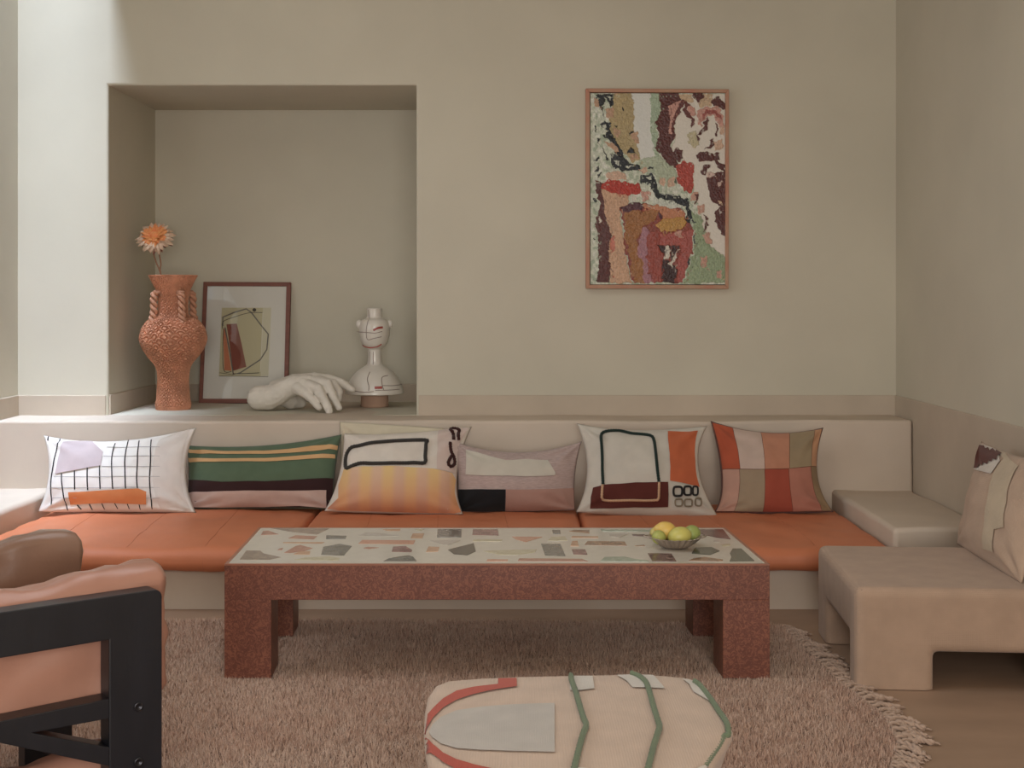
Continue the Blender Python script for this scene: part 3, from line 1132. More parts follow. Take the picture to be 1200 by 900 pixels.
# ------------------------------------------------------------------ plaster hand
hx = lambda x, y, d: pix(280 + x / 8.571, 425 + y / 8.571, d)
hm = 6.75 / F / 8.571
hand_parts = []


def limb(pts, rads, n=14):
    P = [hx(*p) for p in pts]
    Pn, Rn = [], []
    for i in range(len(P) - 1):
        for k in range(6):
            t = k / 6
            Pn.append(P[i].lerp(P[i + 1], t))
            Rn.append((rads[i] * (1 - t) + rads[i + 1] * t) * hm)
    Pn.append(P[-1])
    Rn.append(rads[-1] * hm)
    hand_parts.append(tube(Pn, Rn, n))
    for p, r in ((Pn[0], Rn[0]), (Pn[-1], Rn[-1])):
        hand_parts.append(ellipsoid(p, (r, r, r), 12, 8))
    for i in range(1, len(P) - 1):
        r = rads[i] * hm * 1.04
        hand_parts.append(ellipsoid(P[i], (r, r, r), 12, 8))


# wrist and heel
limb([(205, 352, 6.86), (300, 350, 6.86), (420, 300, 6.84)], [128, 128, 112])
limb([(420, 285, 6.85), (560, 228, 6.84), (700, 200, 6.83)], [105, 108, 82])
limb([(380, 270, 6.92), (560, 215, 6.93), (760, 175, 6.92), (850, 165, 6.92)], [100, 105, 80, 55])
limb([(420, 330, 6.92), (520, 380, 6.96), (620, 400, 6.98)], [100, 92, 60])
# fingers: little, ring, middle, index, thumb
limb([(600, 260, 6.79), (675, 310, 6.755), (745, 380, 6.735), (805, 452, 6.72)], [68, 50, 42, 33])
limb([(650, 220, 6.81), (790, 262, 6.75), (860, 380, 6.71), (908, 488, 6.68)], [72, 55, 46, 36])
limb([(700, 190, 6.85), (885, 215, 6.79), (945, 335, 6.75), (1003, 452, 6.735)], [75, 55, 45, 34])
limb([(780, 185, 6.90), (950, 215, 6.86), (1005, 295, 6.83), (1000, 370, 6.82)], [64, 50, 42, 33])
limb([(760, 160, 6.93), (900, 165, 6.93), (1030, 205, 6.91), (1135, 270, 6.90)], [66, 52, 48, 36])
limb([(1040, 205, 6.93), (1090, 225, 6.93), (1130, 262, 6.92)], [38, 36, 26])
v, f = join(hand_parts)
v, f = voxel(v, f, .0042, 5, .5)
zmin = min(p.z for p in v)
zz = [p.z for p in v]
v = [p + Vector((0, 0, ZL + .001 - zmin)) if False else Vector((p.x, p.y, max(p.z, ZL + .0005))) for p in v]
v = [p + Vector((fbm(p, 26, 3), fbm(p + Vector((7, 3, 1)), 26, 3), 0)) * .0035 for p in v]
hand = tag(make('plaster_hand', v, f, mat('white_plaster_cast', '#D9CFC0', rough=.8, var=.05, vscale=18, bump=.25, bscale=50, bdist=.004)),
           'large white plaster hand sculpture resting fingers down on the niche shelf', 'sculpture')
hv = np.array([tuple(p) for p in v])
hb = Vector((float(hv[:, 0].mean()), float(hv[:, 1].mean()), ZL))
hand.data.transform(Matrix.Translation(-hb))
hand.location = hb

# ------------------------------------------------------------------ white ceramic bottle sculpture
cd = 7.12
cs = cd / F
ccx, ccy = pix(439, 476, cd).x, cd
cz = lambda y: ZL + (476 - y) * cs
cer = thing('ceramic_sculpture', (ccx, ccy, ZL), 'white glazed bottle-shaped ceramic with dome skirt and red lines at niche right', 'sculpture')
glz = mat('white_glaze', '#DCD2C4', rough=.3, var=.03, vscale=10, bump=.04, bscale=20, coat=.25)
pr = [(15.8, 476), (16.6, 474.8), (16.2, 472), (16.0, 461)]
v, f = lathe([(r * cs, cz(y)) for r, y in pr], 40, ccx, ccy)
make('foot', v, f, mat('bare_clay', '#BE967C', rough=.85, var=.05), cer, label='unglazed clay foot')
profile = smooth_path([Vector((r * cs, 0, cz(y))) for r, y in [(10, 462), (24, 461.5), (33.0, 460.5), (34.2, 458.5), (32.5, 452), (28, 443), (21, 434.5), (13, 429), (9.2, 426), (8.2, 420), (8.0, 413), (8.4, 408.5), (11, 406), (14.6, 402), (17, 395), (18.2, 386), (17.6, 379), (15, 374.5), (10.5, 372.4), (8.9, 370), (8.8, 364), (8.8, 361), (6.5, 360.6), (6, 366)]], False, 6)
PRF = [(p.x, p.z) for p in profile]
v, f = lathe(PRF, 64, ccx, ccy)
make('bottle_body', v, f, glz, cer)
for sgn in (-1, 1):
    c = Vector((ccx + sgn * 18.0 * cs, ccy - .01, cz(379)))
    v, f = ellipsoid(c, (.017, .012, .024), 14, 10)
    make('lug', v, f, glz, cer)


def on_cer(px, py, off=.0012):
    """front surface of the bottle at a pixel"""
    z = cz(py)
    best = None
    for (r0, z0), (r1, z1) in zip(PRF, PRF[1:]):
        if min(z0, z1) <= z <= max(z0, z1) and abs(z1 - z0) > 1e-6:
            r = r0 + (r1 - r0) * (z - z0) / (z1 - z0)
            best = r if best is None else max(best, r)
    x = (px - 439) * cs
    r = (best or .05) + off
    return Vector((ccx + x, ccy - math.sqrt(max(1e-6, r * r - x * x)), z))


cc = crop(395, 350, 6.43)
for pts, w, c in (([(240, 80), (248, 140), (240, 180), (232, 240), (240, 300), (290, 292), (345, 280)], .0035, 'grey'), ([(140, 245), (235, 248), (300, 252), (350, 240)], .0035, 'grey'),
                  ([(285, 232), (320, 215), (355, 210)], .012, 'red'), ([(180, 338), (215, 355), (262, 360), (310, 353), (342, 335)], .009, 'red'),
                  ([(228, 400), (226, 490)], .003, 'grey'), ([(250, 395), (248, 490)], .003, 'grey'), ([(280, 395), (278, 490)], .003, 'grey'),
                  ([(262, 540), (248, 590), (262, 640), (262, 675)], .0045, 'grey'), ([(395, 568), (355, 580), (358, 630), (370, 668)], .0045, 'grey'),
                  ([(305, 658), (360, 657)], .022, 'red'), ([(360, 638), (440, 642), (490, 640)], .0035, 'grey'), ([(310, 672), (400, 672), (480, 672)], .0035, 'grey'), ([(140, 678), (230, 686), (300, 680)], .004, 'grey')):
    P = smooth_path([Vector((x, y, 0)) for x, y in cc(pts)], False, 8)
    Q = [on_cer(p.x, p.y) for p in P]
    vs, fs = [], []
    for i, p in enumerate(Q):
        a, b = Q[max(0, i - 1)], Q[min(len(Q) - 1, i + 1)]
        t_ = (b - a).normalized()
        rad = Vector((p.x - ccx, p.y - ccy, 0)).normalized()
        s_ = t_.cross(rad).normalized() * w / 2
        vs += [p + s_, p - s_]
        if i:
            fs.append([2 * i - 2, 2 * i - 1, 2 * i + 1, 2 * i])
    make('glaze_line', vs, fs, mat('red_glaze', '#A6392C', rough=.4, bump=0) if c == 'red' else mat('brown_glaze', '#8B7468', rough=.4, bump=0), cer, label='red brushed line' if c == 'red' else None)

# ------------------------------------------------------------------ painting on the back wall
pd = DW - .045
ptg = thing('painting', pix(770, 338, pd) + Vector((0, .02, 0)), 'large abstract impasto painting in maroon, green and white hung on the wall', 'painting')
P3 = lambda px, py, off=0: pix(px, py, pd) + Vector((0, -off, 0))
pf_m = mat('salmon_frame_wood', '#B97658', rough=.6, var=.15, vscale=9, color2='#B58C6A', bump=.06)
O = [(686.5, 103.5), (854.5, 104.5), (854, 338.5), (686.8, 338)]
I = [(691.3, 108), (850.3, 108.6), (850, 334), (691.2, 333.6)]
for i in range(4):
    j = (i + 1) % 4
    v, f = prism([P3(*O[i]), P3(*O[j]), P3(*I[j]), P3(*I[i])], None, Vector((0, 1, 0)), .046)
    bevel_obj(make('frame_side', v, f, pf_m, ptg, smooth=False), .002, 1)
v, f = prism([P3(x, y, -.02) for x, y in ((690.5, 107), (851, 107.6), (851, 335), (690.5, 334.6))], None, Vector((0, 1, 0)), .02)
make('backing', v, f, mat('dark_backing', '#2E1512', rough=.8), ptg, smooth=False, label='dark reveal behind the canvas')

LAY = []


def lay(col, *polys, rough_=1.0, h=1.0):
    for p in polys:
        LAY.append((col, np.array(p, float), rough_, h))


B = lambda pts: [(x, y + 836) for x, y in pts]
lay('#AC9560', [(215, 20), (380, 20), (385, 330), (432, 460), (440, 590), (370, 620), (250, 480), (165, 330), (205, 150)])
lay('#D2D0C6', [(372, 20), (525, 20), (530, 300), (560, 585), (445, 590), (395, 400)], h=.3)
lay('#9DAE90', [(520, 20), (605, 50), (622, 170), (575, 330), (600, 480), (575, 590), (545, 480), (530, 300)])
lay('#A9B294', [(440, 590), (600, 560), (740, 680), (745, 810), (600, 800), (555, 720), (425, 640)])
lay('#D8CEBE', [(720, 40), (1170, 40), (1170, 1000), (1170, 1560), (1040, 1330), (960, 1080), (900, 870), (890, 640), (690, 560), (740, 400)], h=.3)
lay('#5A231C', [(588, 20), (755, 20), (795, 90), (690, 190), (742, 380), (690, 480), (770, 645), (742, 668), (680, 630), (568, 500), (600, 400), (572, 280), (622, 170)])
lay('#C58C7A', [(680, 150), (720, 110), (810, 92), (775, 180), (725, 260), (715, 375), (680, 380), (690, 260)], [(920, 170), (1000, 145), (1100, 145), (1155, 230), (1155, 310), (1100, 285), (1060, 215), (1000, 220), (955, 310), (925, 270)], [(850, 130), (900, 150), (915, 220), (880, 220), (830, 180)])
lay('#C4A47E', [(760, 40), (880, 40), (890, 100), (800, 92)], [(990, 40), (1060, 40), (1050, 130), (960, 150), (930, 110)])
lay('#65281F', [(800, 80), (872, 115), (832, 160), (892, 230), (902, 300), (868, 322), (880, 250), (808, 200), (820, 118), (745, 260), (722, 372), (698, 340), (720, 240)])
lay('#9C4A40', [(1000, 170), (1090, 165), (1140, 230), (1140, 265), (1080, 205), (1005, 205), (960, 260), (975, 200)])
lay('#59231C', [(1000, 225), (1022, 260), (1005, 340), (940, 395), (945, 340), (982, 300)], [(880, 20), (992, 20), (972, 80), (930, 105), (900, 70)], [(1038, 100), (1100, 58), (1170, 120), (1165, 170), (1080, 142)], [(1085, 290), (1100, 290), (1095, 400), (1080, 400)], [(935, 390), (950, 400), (940, 470), (925, 470)])
lay('#BDB088', [(850, 370), (920, 345), (945, 470), (905, 498), (848, 450)])
lay('#C9A284', [(1060, 450), (1145, 415), (1145, 490), (1080, 525)], [(1110, 300), (1155, 300), (1150, 400), (1115, 380)])
lay('#59231C', [(1028, 420), (1072, 418), (1068, 475), (1040, 505), (980, 502), (1042, 478)], [(922, 555), (960, 528), (1112, 542), (1125, 602), (940, 615)], [(1080, 600), (1165, 640), (1155, 695), (1090, 645)], [(958, 690), (1000, 642), (1045, 650), (1010, 690), (1000, 725), (968, 722)], [(1008, 740), (1090, 708), (1165, 685), (1165, 900), (1050, 900), (1008, 820)], [(708, 540), (740, 502), (802, 510), (800, 590), (760, 608), (720, 572)])
lay('#C9A99A', [(1010, 705), (1050, 690), (1080, 730), (1040, 752), (1010, 740)], [(1100, 790), (1140, 770), (1130, 850), (1110, 850)])
lay('#B23A24', [(742, 650), (800, 605), (890, 625), (897, 780), (880, 875), (830, 875), (765, 800)])
lay('#4C5340', [(730, 740), (755, 740), (755, 800), (735, 800)])
lay('#15181C', [(50, 40), (212, 25), (217, 130), (180, 150), (140, 60), (110, 200), (135, 240), (88, 130)], [(98, 290), (130, 268), (178, 270), (188, 360), (245, 450), (335, 620), (442, 660), (430, 692), (300, 692), (195, 640), (190, 530), (240, 560), (180, 420), (108, 392), (170, 355)])
lay('#C0C2AE', [(210, 590), (262, 600), (250, 645)], [(120, 300), (150, 290), (155, 340)], [(160, 60), (190, 60), (195, 100)], [(310, 640), (370, 660), (320, 670)])
lay('#B98F6C', [(40, 60), (80, 80), (90, 150), (60, 130)], [(145, 160), (215, 148), (212, 235), (135, 232)], [(130, 430), (200, 450), (262, 500), (250, 538), (180, 482)], [(360, 378), (412, 358), (427, 462), (390, 455)], [(338, 552), (400, 542), (432, 582), (370, 604)], [(212, 325), (265, 340), (262, 402), (218, 392)])
lay('#17191D', [(338, 500), (365, 482), (402, 542), (365, 530), (338, 548)], [(343, 365), (385, 342), (388, 365), (360, 378), (352, 402)], [(212, 290), (250, 298), (248, 322), (212, 305)], [(278, 150), (302, 155), (302, 182), (278, 178)], [(50, 300), (62, 310), (56, 372), (44, 350)], [(55, 400), (92, 422), (82, 462), (70, 420)], [(38, 592), (95, 582), (96, 598), (48, 608)], [(60, 660), (86, 640), (80, 690), (54, 696)], [(80, 720), (105, 700), (95, 745), (75, 750)], [(110, 480), (125, 500), (165, 590), (150, 600)], [(515, 660), (560, 652), (562, 668), (515, 672)])
lay('#15181C', [(448, 730), (545, 712), (582, 800), (595, 880), (610, 876), (770, 896), (862, 946), (868, 1040), (882, 1080), (862, 1170), (828, 1170), (830, 990), (760, 986), (700, 946), (560, 916), (538, 860), (520, 800), (448, 800)])
lay('#C6C9B8', [(490, 740), (535, 735), (540, 772), (502, 768)], [(560, 926), (690, 946), (800, 996), (790, 1016), (680, 1006), (556, 966)], [(600, 880), (680, 885), (760, 905), (690, 900)])
lay('#CBA284', [(420, 680), (500, 655), (512, 690), (470, 716)], [(600, 740), (662, 760), (652, 832), (605, 802)], [(690, 745), (732, 740), (728, 822), (680, 832)], [(148, 700), (290, 695), (332, 772), (150, 762)])
lay('#5A231C', B([(55, -60), (120, -40), (115, 10), (150, 280), (192, 400), (175, 810), (72, 810), (82, 600), (68, 480), (92, 460), (58, 290), (92, 130), (60, 20)]))
lay('#C99C78', B([(115, 10), (325, 50), (348, 140), (268, 170), (290, 380), (322, 500), (310, 580), (372, 810), (180, 810), (175, 450), (202, 430), (140, 240)]), h=1.4)
lay('#C87058', B([(185, 430), (215, 400), (215, 520), (190, 560)]), B([(200, 760), (215, 755), (210, 775)]))
lay('#8C3B2A', B([(268, 170), (380, 122), (620, 148), (800, 188), (832, 270), (892, 350), (887, 540), (800, 810), (380, 810), (310, 540), (300, 300)]))
lay('#54222C', B([(268, 170), (380, 118), (470, 132), (450, 182), (300, 208)]), B([(590, 190), (640, 200), (650, 250), (600, 270)]))
lay('#A2682F', B([(300, 208), (440, 190), (600, 190), (560, 290), (460, 330), (405, 460), (470, 600), (470, 810), (388, 810), (320, 450)]), h=1.6)
lay('#C17A4E', B([(460, 138), (620, 148), (800, 198), (822, 262), (640, 272), (600, 190), (470, 186)]))
lay('#C08D38', B([(568, 312), (640, 262), (812, 248), (840, 292), (780, 358), (620, 374)]), h=1.8)
lay('#A7707A', B([(450, 340), (502, 338), (492, 600), (532, 810), (470, 810), (460, 620), (412, 560)]))
lay('#9C4030', B([(500, 385), (620, 372), (642, 480), (630, 600), (622, 810), (540, 810), (498, 600)]))
lay('#A94C40', B([(600, 390), (850, 368), (892, 360), (882, 540), (800, 800), (755, 800), (748, 690), (782, 480), (598, 482)]))
lay('#3A1714', B([(582, 490), (652, 482), (652, 572), (608, 542)]), B([(688, 488), (772, 488), (702, 635)]), B([(635, 606), (690, 620), (755, 700), (732, 810), (628, 810)]))
lay('#CFC4B2', B([(652, 500), (690, 490), (692, 602), (640, 612)]), B([(688, 640), (772, 505), (722, 652), (705, 682)]), B([(370, 75), (405, 75), (406, 117), (368, 112)]), B([(85, 240), (105, 250), (108, 300), (90, 300)]))
lay('#C58E7A', B([(730, 378), (792, 370), (802, 422), (758, 428)]), B([(450, 30), (522, 26), (512, 112), (452, 122)]))
lay('#90A078', B([(868, 190), (960, 250), (1002, 400), (1042, 500), (1170, 590), (1170, 810), (808, 810), (892, 560), (902, 400)]), h=1.4)
lay('#C39078', B([(918, 145), (982, 138), (988, 212), (928, 222)]), B([(868, 60), (932, 36), (922, 102), (878, 112)]), B([(968, 400), (1032, 378), (1054, 482), (1000, 472)]), B([(948, 590), (1002, 588), (1002, 682), (958, 682)]), B([(1088, 720), (1132, 716), (1132, 772), (1100, 772)]))
lay('#59231C', B([(1030, 0), (1170, -10), (1170, 420), (1100, 345), (1072, 222), (1112, 160), (1038, 110)]), B([(980, 228), (1024, 260), (1012, 352), (968, 394), (1000, 332), (998, 270)]), B([(905, 60), (935, 50), (930, 110), (890, 150), (885, 135), (915, 110)]))
lay('#C4A27E', B([(1095, 110), (1150, 130), (1155, 150), (1110, 140)]))
lay('#B8321E', [(118, 795), (170, 762), (430, 805), (458, 850), (440, 892), (330, 900), (200, 882), (112, 850)], h=1.8)
lay('#24282A', B([(900, 400), (912, 405), (908, 490), (898, 480)]), B([(885, 260), (912, 290), (905, 300), (880, 280)]), B([(40, 80), (72, 95), (66, 120), (42, 110)]), B([(35, 420), (60, 445), (40, 450)]), B([(840, 640), (862, 590), (866, 620), (845, 672)]))

NXp, NYp = 300, 424
gx = np.linspace(692.0, 850.0, NXp)
gy = np.linspace(109.0, 333.2, NYp)
PXg, PYg = np.meshgrid(gx, gy)
X0 = (PXg - 690) * 7.273
Y0 = (PYg - 105) * 7.273


def vnoise(x, y, seed):
    r = np.random.default_rng(seed)
    T = r.random((64, 64))
    xi, yi = np.floor(x).astype(int), np.floor(y).astype(int)
    fx, fy = x - xi, y - yi
    fx, fy = fx * fx * (3 - 2 * fx), fy * fy * (3 - 2 * fy)
    g = lambda a, b: T[a % 64, b % 64]
    return (g(xi, yi) * (1 - fx) + g(xi + 1, yi) * fx) * (1 - fy) + (g(xi, yi + 1) * (1 - fx) + g(xi + 1, yi + 1) * fx) * fy - .5


wx = vnoise(X0 / 28, Y0 / 28, 1) * 24 + vnoise(X0 / 11, Y0 / 11, 2) * 9
wy = vnoise(X0 / 28, Y0 / 28, 3) * 24 + vnoise(X0 / 11, Y0 / 11, 4) * 9
XX, YY = X0 + wx, Y0 + wy


def inside(poly, x, y):
    c = np.zeros(x.shape, bool)
    n = len(poly)
    for i in range(n):
        x1, y1 = poly[i]
        x2, y2 = poly[(i + 1) % n]
        if y1 == y2:
            continue
        c ^= ((y1 > y) != (y2 > y)) & (x < (x2 - x1) * (y - y1) / (y2 - y1) + x1)
    return c


rgb = np.zeros(X0.shape + (3,))
rgb[:] = lin('#C2C5AE')[:3]
hgt = np.full(X0.shape, .8)
# flecks of sage and cream in the pale ground
fl = vnoise(X0 / 22, Y0 / 30, 9)
rgb[fl > .18] = lin('#A3AE92')[:3]
rgb[fl < -.25] = lin('#D3D2C2')[:3]
order = np.zeros(X0.shape)
for i, (c, poly, rg, h) in enumerate(LAY):
    m_ = inside(poly, XX, YY)
    rgb[m_] = lin(c)[:3]
    hgt[m_] = h
    order[m_] = i + 1
# streaky mixed pigment
st = vnoise(X0 / 9, Y0 / 16, 12) + .7 * vnoise(X0 / 5, Y0 / 6, 13)
amp = np.where(hgt < .5, .06, .34)
rgb = np.clip(rgb * (1 + (st * amp)[..., None]), 0, 1)
# flecks of neighbouring pigment dragged through thick paint
dr = vnoise(X0 / 13, Y0 / 18, 21)
sel = (dr > .30) & (hgt > .9)
roll = np.roll(np.roll(rgb, 9, 0), 7, 1)
rgb[sel] = rgb[sel] * .45 + roll[sel] * .55
relief = hgt * (.0016 + .004 * np.abs(vnoise(X0 / 16, Y0 / 16, 31)) + .003 * np.abs(vnoise(X0 / 7, Y0 / 7, 32))) + .0006 * (order % 5)
vs = [P3(float(PXg[j, i]), float(PYg[j, i]), -.012 + float(relief[j, i])) for j in range(NYp) for i in range(NXp)]
fs = [[j * NXp + i, (j + 1) * NXp + i, (j + 1) * NXp + i + 1, j * NXp + i + 1] for j in range(NYp - 1) for i in range(NXp - 1)]
cv = make('canvas', vs, fs, attr_mat('oil_paint', rough=.42, bump=.12, bscale=220, spec=.4), ptg, label='thick oil paint canvas')
at = cv.data.color_attributes.new('pigment', 'FLOAT_COLOR', 'POINT')
at.data.foreach_set('color', np.concatenate([rgb.reshape(-1, 3), np.ones((NXp * NYp, 1))], 1).astype(np.float32).ravel())

# ------------------------------------------------------------------ coffee table
ZT = HC - 311 * 4.28 / F
ZRUG = 0.016
kb = NT('burl_veneer')
tcb = kb.n('ShaderNodeTexCoord')
n1 = kb.n('ShaderNodeTexNoise', i_Scale=44.0, i_Detail=7.0, i_Distortion=2.2)
kb.l(tcb.outputs['Object'], n1.inputs['Vector'])
n2 = kb.n('ShaderNodeTexNoise', i_Scale=4.0, i_Detail=3.0)
kb.l(tcb.outputs['Object'], n2.inputs['Vector'])
mth = kb.n('ShaderNodeMath', operation='MULTIPLY')
mth.inputs[1].default_value = 9.0
kb.l(n1.outputs['Fac'], mth.inputs[0])
sn_ = kb.n('ShaderNodeMath', operation='SINE')
m9 = kb.n('ShaderNodeMath', operation='MULTIPLY')
m9.inputs[1].default_value = 2.6
kb.l(mth.outputs[0], m9.inputs[0])
kb.l(m9.outputs[0], sn_.inputs[0])
rb = kb.n('ShaderNodeValToRGB')
mrb = kb.n('ShaderNodeMapRange')
mrb.inputs['From Min'].default_value = -1
kb.l(sn_.outputs[0], mrb.inputs['Value'])
kb.l(mrb.outputs[0], rb.inputs[0])
rb.color_ramp.elements[0].color = lin('#723A28')
rb.color_ramp.elements[1].color = lin('#98583B')
eb = rb.color_ramp.elements.new(.25)
eb.color = lin('#7E4431')
mb = kb.n('ShaderNodeMix', data_type='RGBA', blend_type='MULTIPLY')
mb.inputs['Factor'].default_value = .5
rb2 = kb.n('ShaderNodeValToRGB')
rb2.color_ramp.elements[0].color = (.72, .68, .66, 1)
rb2.color_ramp.elements[0].position = .35
rb2.color_ramp.elements[1].position = .65
kb.l(n2.outputs['Fac'], rb2.inputs[0])
kb.l(rb.outputs[0], mb.inputs['A'])
kb.l(rb2.outputs[0], mb.inputs['B'])
kb.l(mb.outputs['Result'], kb.b.inputs['Base Color'])
kb.b.inputs['Roughness'].default_value = .42
burl = kb.m
FL, FR, BR_, BL_ = pix_z(263, 661, ZT), pix_z(902, 661, ZT), pix_z(850, 618, ZT), pix_z(303, 618, ZT)
tbl = thing('coffee_table', ((FL.x + FR.x) / 2, (FL.y + BL_.y) / 2, ZRUG), 'long low burl wood coffee table topped with stone mosaic in white', 'table')
Q = [FL, FR, BR_, BL_]


def tpt(u, v, z):
    p = (FL * (1 - u) + FR * u) * (1 - v) + (BL_ * (1 - u) + BR_ * u) * v
    return Vector((p.x, p.y, z))


TW, TD = (FR - FL).length, (BL_ - FL).length
ZA = HC - 353 * 4.28 / F
LG = .156
for (u0, v0) in ((0, 0), (1, 0), (0, 1), (1, 1)):
    du, dv = LG / TW * (1 if u0 == 0 else -1), LG / TD * (1 if v0 == 0 else -1)
    poly = [tpt(u0, v0, ZA), tpt(u0 + du, v0, ZA), tpt(u0 + du, v0 + dv, ZA), tpt(u0, v0 + dv, ZA)]
    v, f = prism(poly, None, Vector((0, 0, -1)), ZA - ZRUG)
    bevel_obj(make('leg', v, f, burl, tbl, smooth=False), .0012, 1)
v, f = prism([tpt(u, w, ZT - .004) for u, w in ((0, 0), (1, 0), (1, 1), (0, 1))], None, Vector((0, 0, -1)), ZT - .004 - ZA)
bevel_obj(make('apron', v, f, burl, tbl, smooth=False), .0012, 1)
rim_m = mat('burl_edge', '#A8684C', rough=.4, var=.1)
eu, ev = .011 / TW, .011 / TD
ps = []
ring = [((0, 0), (1, 0), (1 - eu, ev), (eu, ev)), ((1, 0), (1, 1), (1 - eu, 1 - ev), (1 - eu, ev)), ((1, 1), (0, 1), (eu, 1 - ev), (1 - eu, 1 - ev)), ((0, 1), (0, 0), (eu, ev), (eu, 1 - ev))]
for r4 in ring:
    ps.append(prism([tpt(a, b, ZT) for a, b in r4], None, Vector((0, 0, -1)), .006))
v, f = join(ps)
fix_normals(make('top_rim', v, f, rim_m, tbl, smooth=False, label='polished burl rim'))
white_t = mat('white_terrazzo', '#CFC4B2', rough=.16, var=.03, vscale=30, bump=0, spec=.5)
v, f = prism([tpt(a, b, ZT - .0005) for a, b in ((eu, ev), (1 - eu, ev), (1 - eu, 1 - ev), (eu, 1 - ev))], None, Vector((0, 0, -1)), .005)
table_top = fix_normals(make('table_top', v, f, white_t, tbl, smooth=False, label='white mosaic ground'))
SM = {}


def stone_mat(kind):
    cols = {'taupe': ('#8C7A6C', '#A5907E'), 'grey': ('#5E5A52', '#8A857B'), 'dark': ('#4B443E', '#635A50'), 'pink': ('#C08A70', '#A8745E'), 'salmon': ('#C98868', '#D09A7C'),
            'wine': ('#7E4F4C', '#A88078'), 'tan': ('#B98560', '#D0A47C'), 'cream': ('#B9AC8A', '#CABF9F'), 'pale': ('#B5AA9C', '#C4BAAC'), 'green': ('#8E9A84', '#A8B29C'), 'moss': ('#4F5344', '#5C5F50'), 'brown': ('#7B5638', '#B58C68'), 'darkwine': ('#4E2F2E', '#8A6A62')}
    a, b = cols[kind]
    return mat('stone_' + kind, a, rough=.16, vscale=26, dist=1.4, color2=b, bump=0)


T3, T4, T5, T6 = crop(265, 610, 7.5), crop(420, 610, 6.667), crop(590, 610, 7.5), crop(740, 610, 7.5)
STONES = [
    ('taupe', T3([(390, 66), (905, 70), (800, 122), (590, 102)])), ('pink', T3([(305, 128), (325, 92), (370, 88), (465, 122)])), ('pink', T3([(545, 155), (610, 130), (800, 138), (770, 165)])),
    ('tan', T3([(500, 190), (865, 190), (840, 202), (500, 197)])), ('grey', T3([(880, 130), (1060, 134), (1050, 162), (878, 164)])), ('pink', T3([(450, 262), (470, 245), (502, 240), (490, 260)])),
    ('pink', T3([(510, 283), (610, 225), (650, 215), (760, 243), (690, 268), (560, 285)])), ('tan', T3([(590, 296), (640, 276), (740, 268), (735, 298)])), ('grey', T3([(835, 300), (852, 232), (1000, 205), (1105, 225), (1035, 308)])),
    ('taupe', T3([(120, 342), (178, 264), (300, 266), (330, 290), (480, 322), (380, 344)])), ('cream', T3([(600, 345), (700, 325), (905, 315), (1000, 330), (985, 350)])),
    ('pale', T4([(0, 120), (60, 92), (200, 100), (320, 120), (150, 126)])), ('tan', T4([(190, 70), (330, 66), (325, 80), (230, 80)])), ('cream', T4([(440, 70), (515, 68), (480, 80)])),
    ('tan', T4([(408, 136), (425, 102), (515, 100), (500, 138)])), ('salmon', T4([(0, 180), (30, 152), (445, 156), (430, 184)])), ('pink', T4([(40, 215), (75, 206), (160, 212), (80, 222)])),
    ('wine', T4([(260, 243), (272, 204), (370, 200), (420, 232), (415, 246)])), ('grey', T4([(195, 318), (240, 295), (390, 272), (430, 285), (455, 318)])), ('grey', T4([(614, 132), (618, 68), (806, 68), (804, 132)])),
    ('dark', T4([(725, 105), (738, 72), (780, 72), (784, 108)])), ('pale', T4([(550, 155), (800, 155), (700, 192), (640, 186)])), ('tan', T4([(528, 246), (548, 204), (632, 208), (622, 244)])),
    ('dark', T4([(700, 228), (900, 178), (917, 240), (850, 270), (745, 262)])), ('wine', T4([(890, 112), (895, 70), (1088, 70), (1095, 116)])), ('cream', T4([(895, 162), (900, 146), (1125, 148), (1118, 164)])),
    ('cream', T4([(975, 240), (1060, 234), (1392, 226), (1380, 248), (1240, 268), (1110, 268)])), ('salmon', T4([(1000, 318), (1010, 303), (1170, 305), (1165, 318)])),
    ('salmon', T5([(75, 142), (340, 145), (195, 188), (110, 165)])), ('grey', T5([(428, 82), (498, 85), (502, 118), (435, 118)])), ('cream', T5([(390, 178), (420, 145), (540, 140), (562, 178)])),
    ('brown', T5([(578, 95), (620, 84), (755, 84), (755, 114), (690, 105)])), ('tan', T5([(595, 152), (605, 138), (830, 140), (835, 154)])), ('grey', T5([(330, 205), (500, 208), (545, 312), (365, 305)])),
    ('tan', T5([(588, 225), (605, 182), (650, 180), (662, 226)])), ('wine', T5([(600, 254), (718, 254), (738, 300), (615, 296)])), ('brown', T5([(712, 215), (740, 182), (1065, 186), (1085, 222)])),
    ('pink', T5([(125, 355), (140, 334), (690, 338), (745, 360)])), ('green', T5([(850, 358), (890, 322), (1060, 318), (1160, 340), (1270, 352), (1280, 362)])), ('green', T5([(855, 80), (1350, 82), (1340, 96), (870, 95)])),
    ('pale', T5([(930, 118), (1100, 118), (1020, 150), (935, 140)])), ('darkwine', T5([(1128, 122), (1240, 122), (1255, 136), (1140, 136)])),
    ('darkwine', T6([(142, 290), (350, 292), (395, 360), (185, 360)])), ('darkwine', T6([(590, 80), (805, 78), (870, 165), (740, 148), (615, 120)])), ('moss', T6([(530, 290), (560, 240), (705, 236), (775, 268), (690, 302)])),
    ('moss', T6([(865, 290), (890, 248), (965, 248), (1080, 355), (862, 358), (878, 320)])), ('brown', T6([(500, 355), (545, 335), (640, 322), (805, 345), (800, 358)])), ('pale', T6([(720, 178), (760, 172), (780, 190), (730, 192)])), ('brown', T6([(30, 222), (110, 216), (120, 226), (60, 226)])), ('cream', T6([(790, 212), (865, 204), (870, 222), (800, 228)])),
]
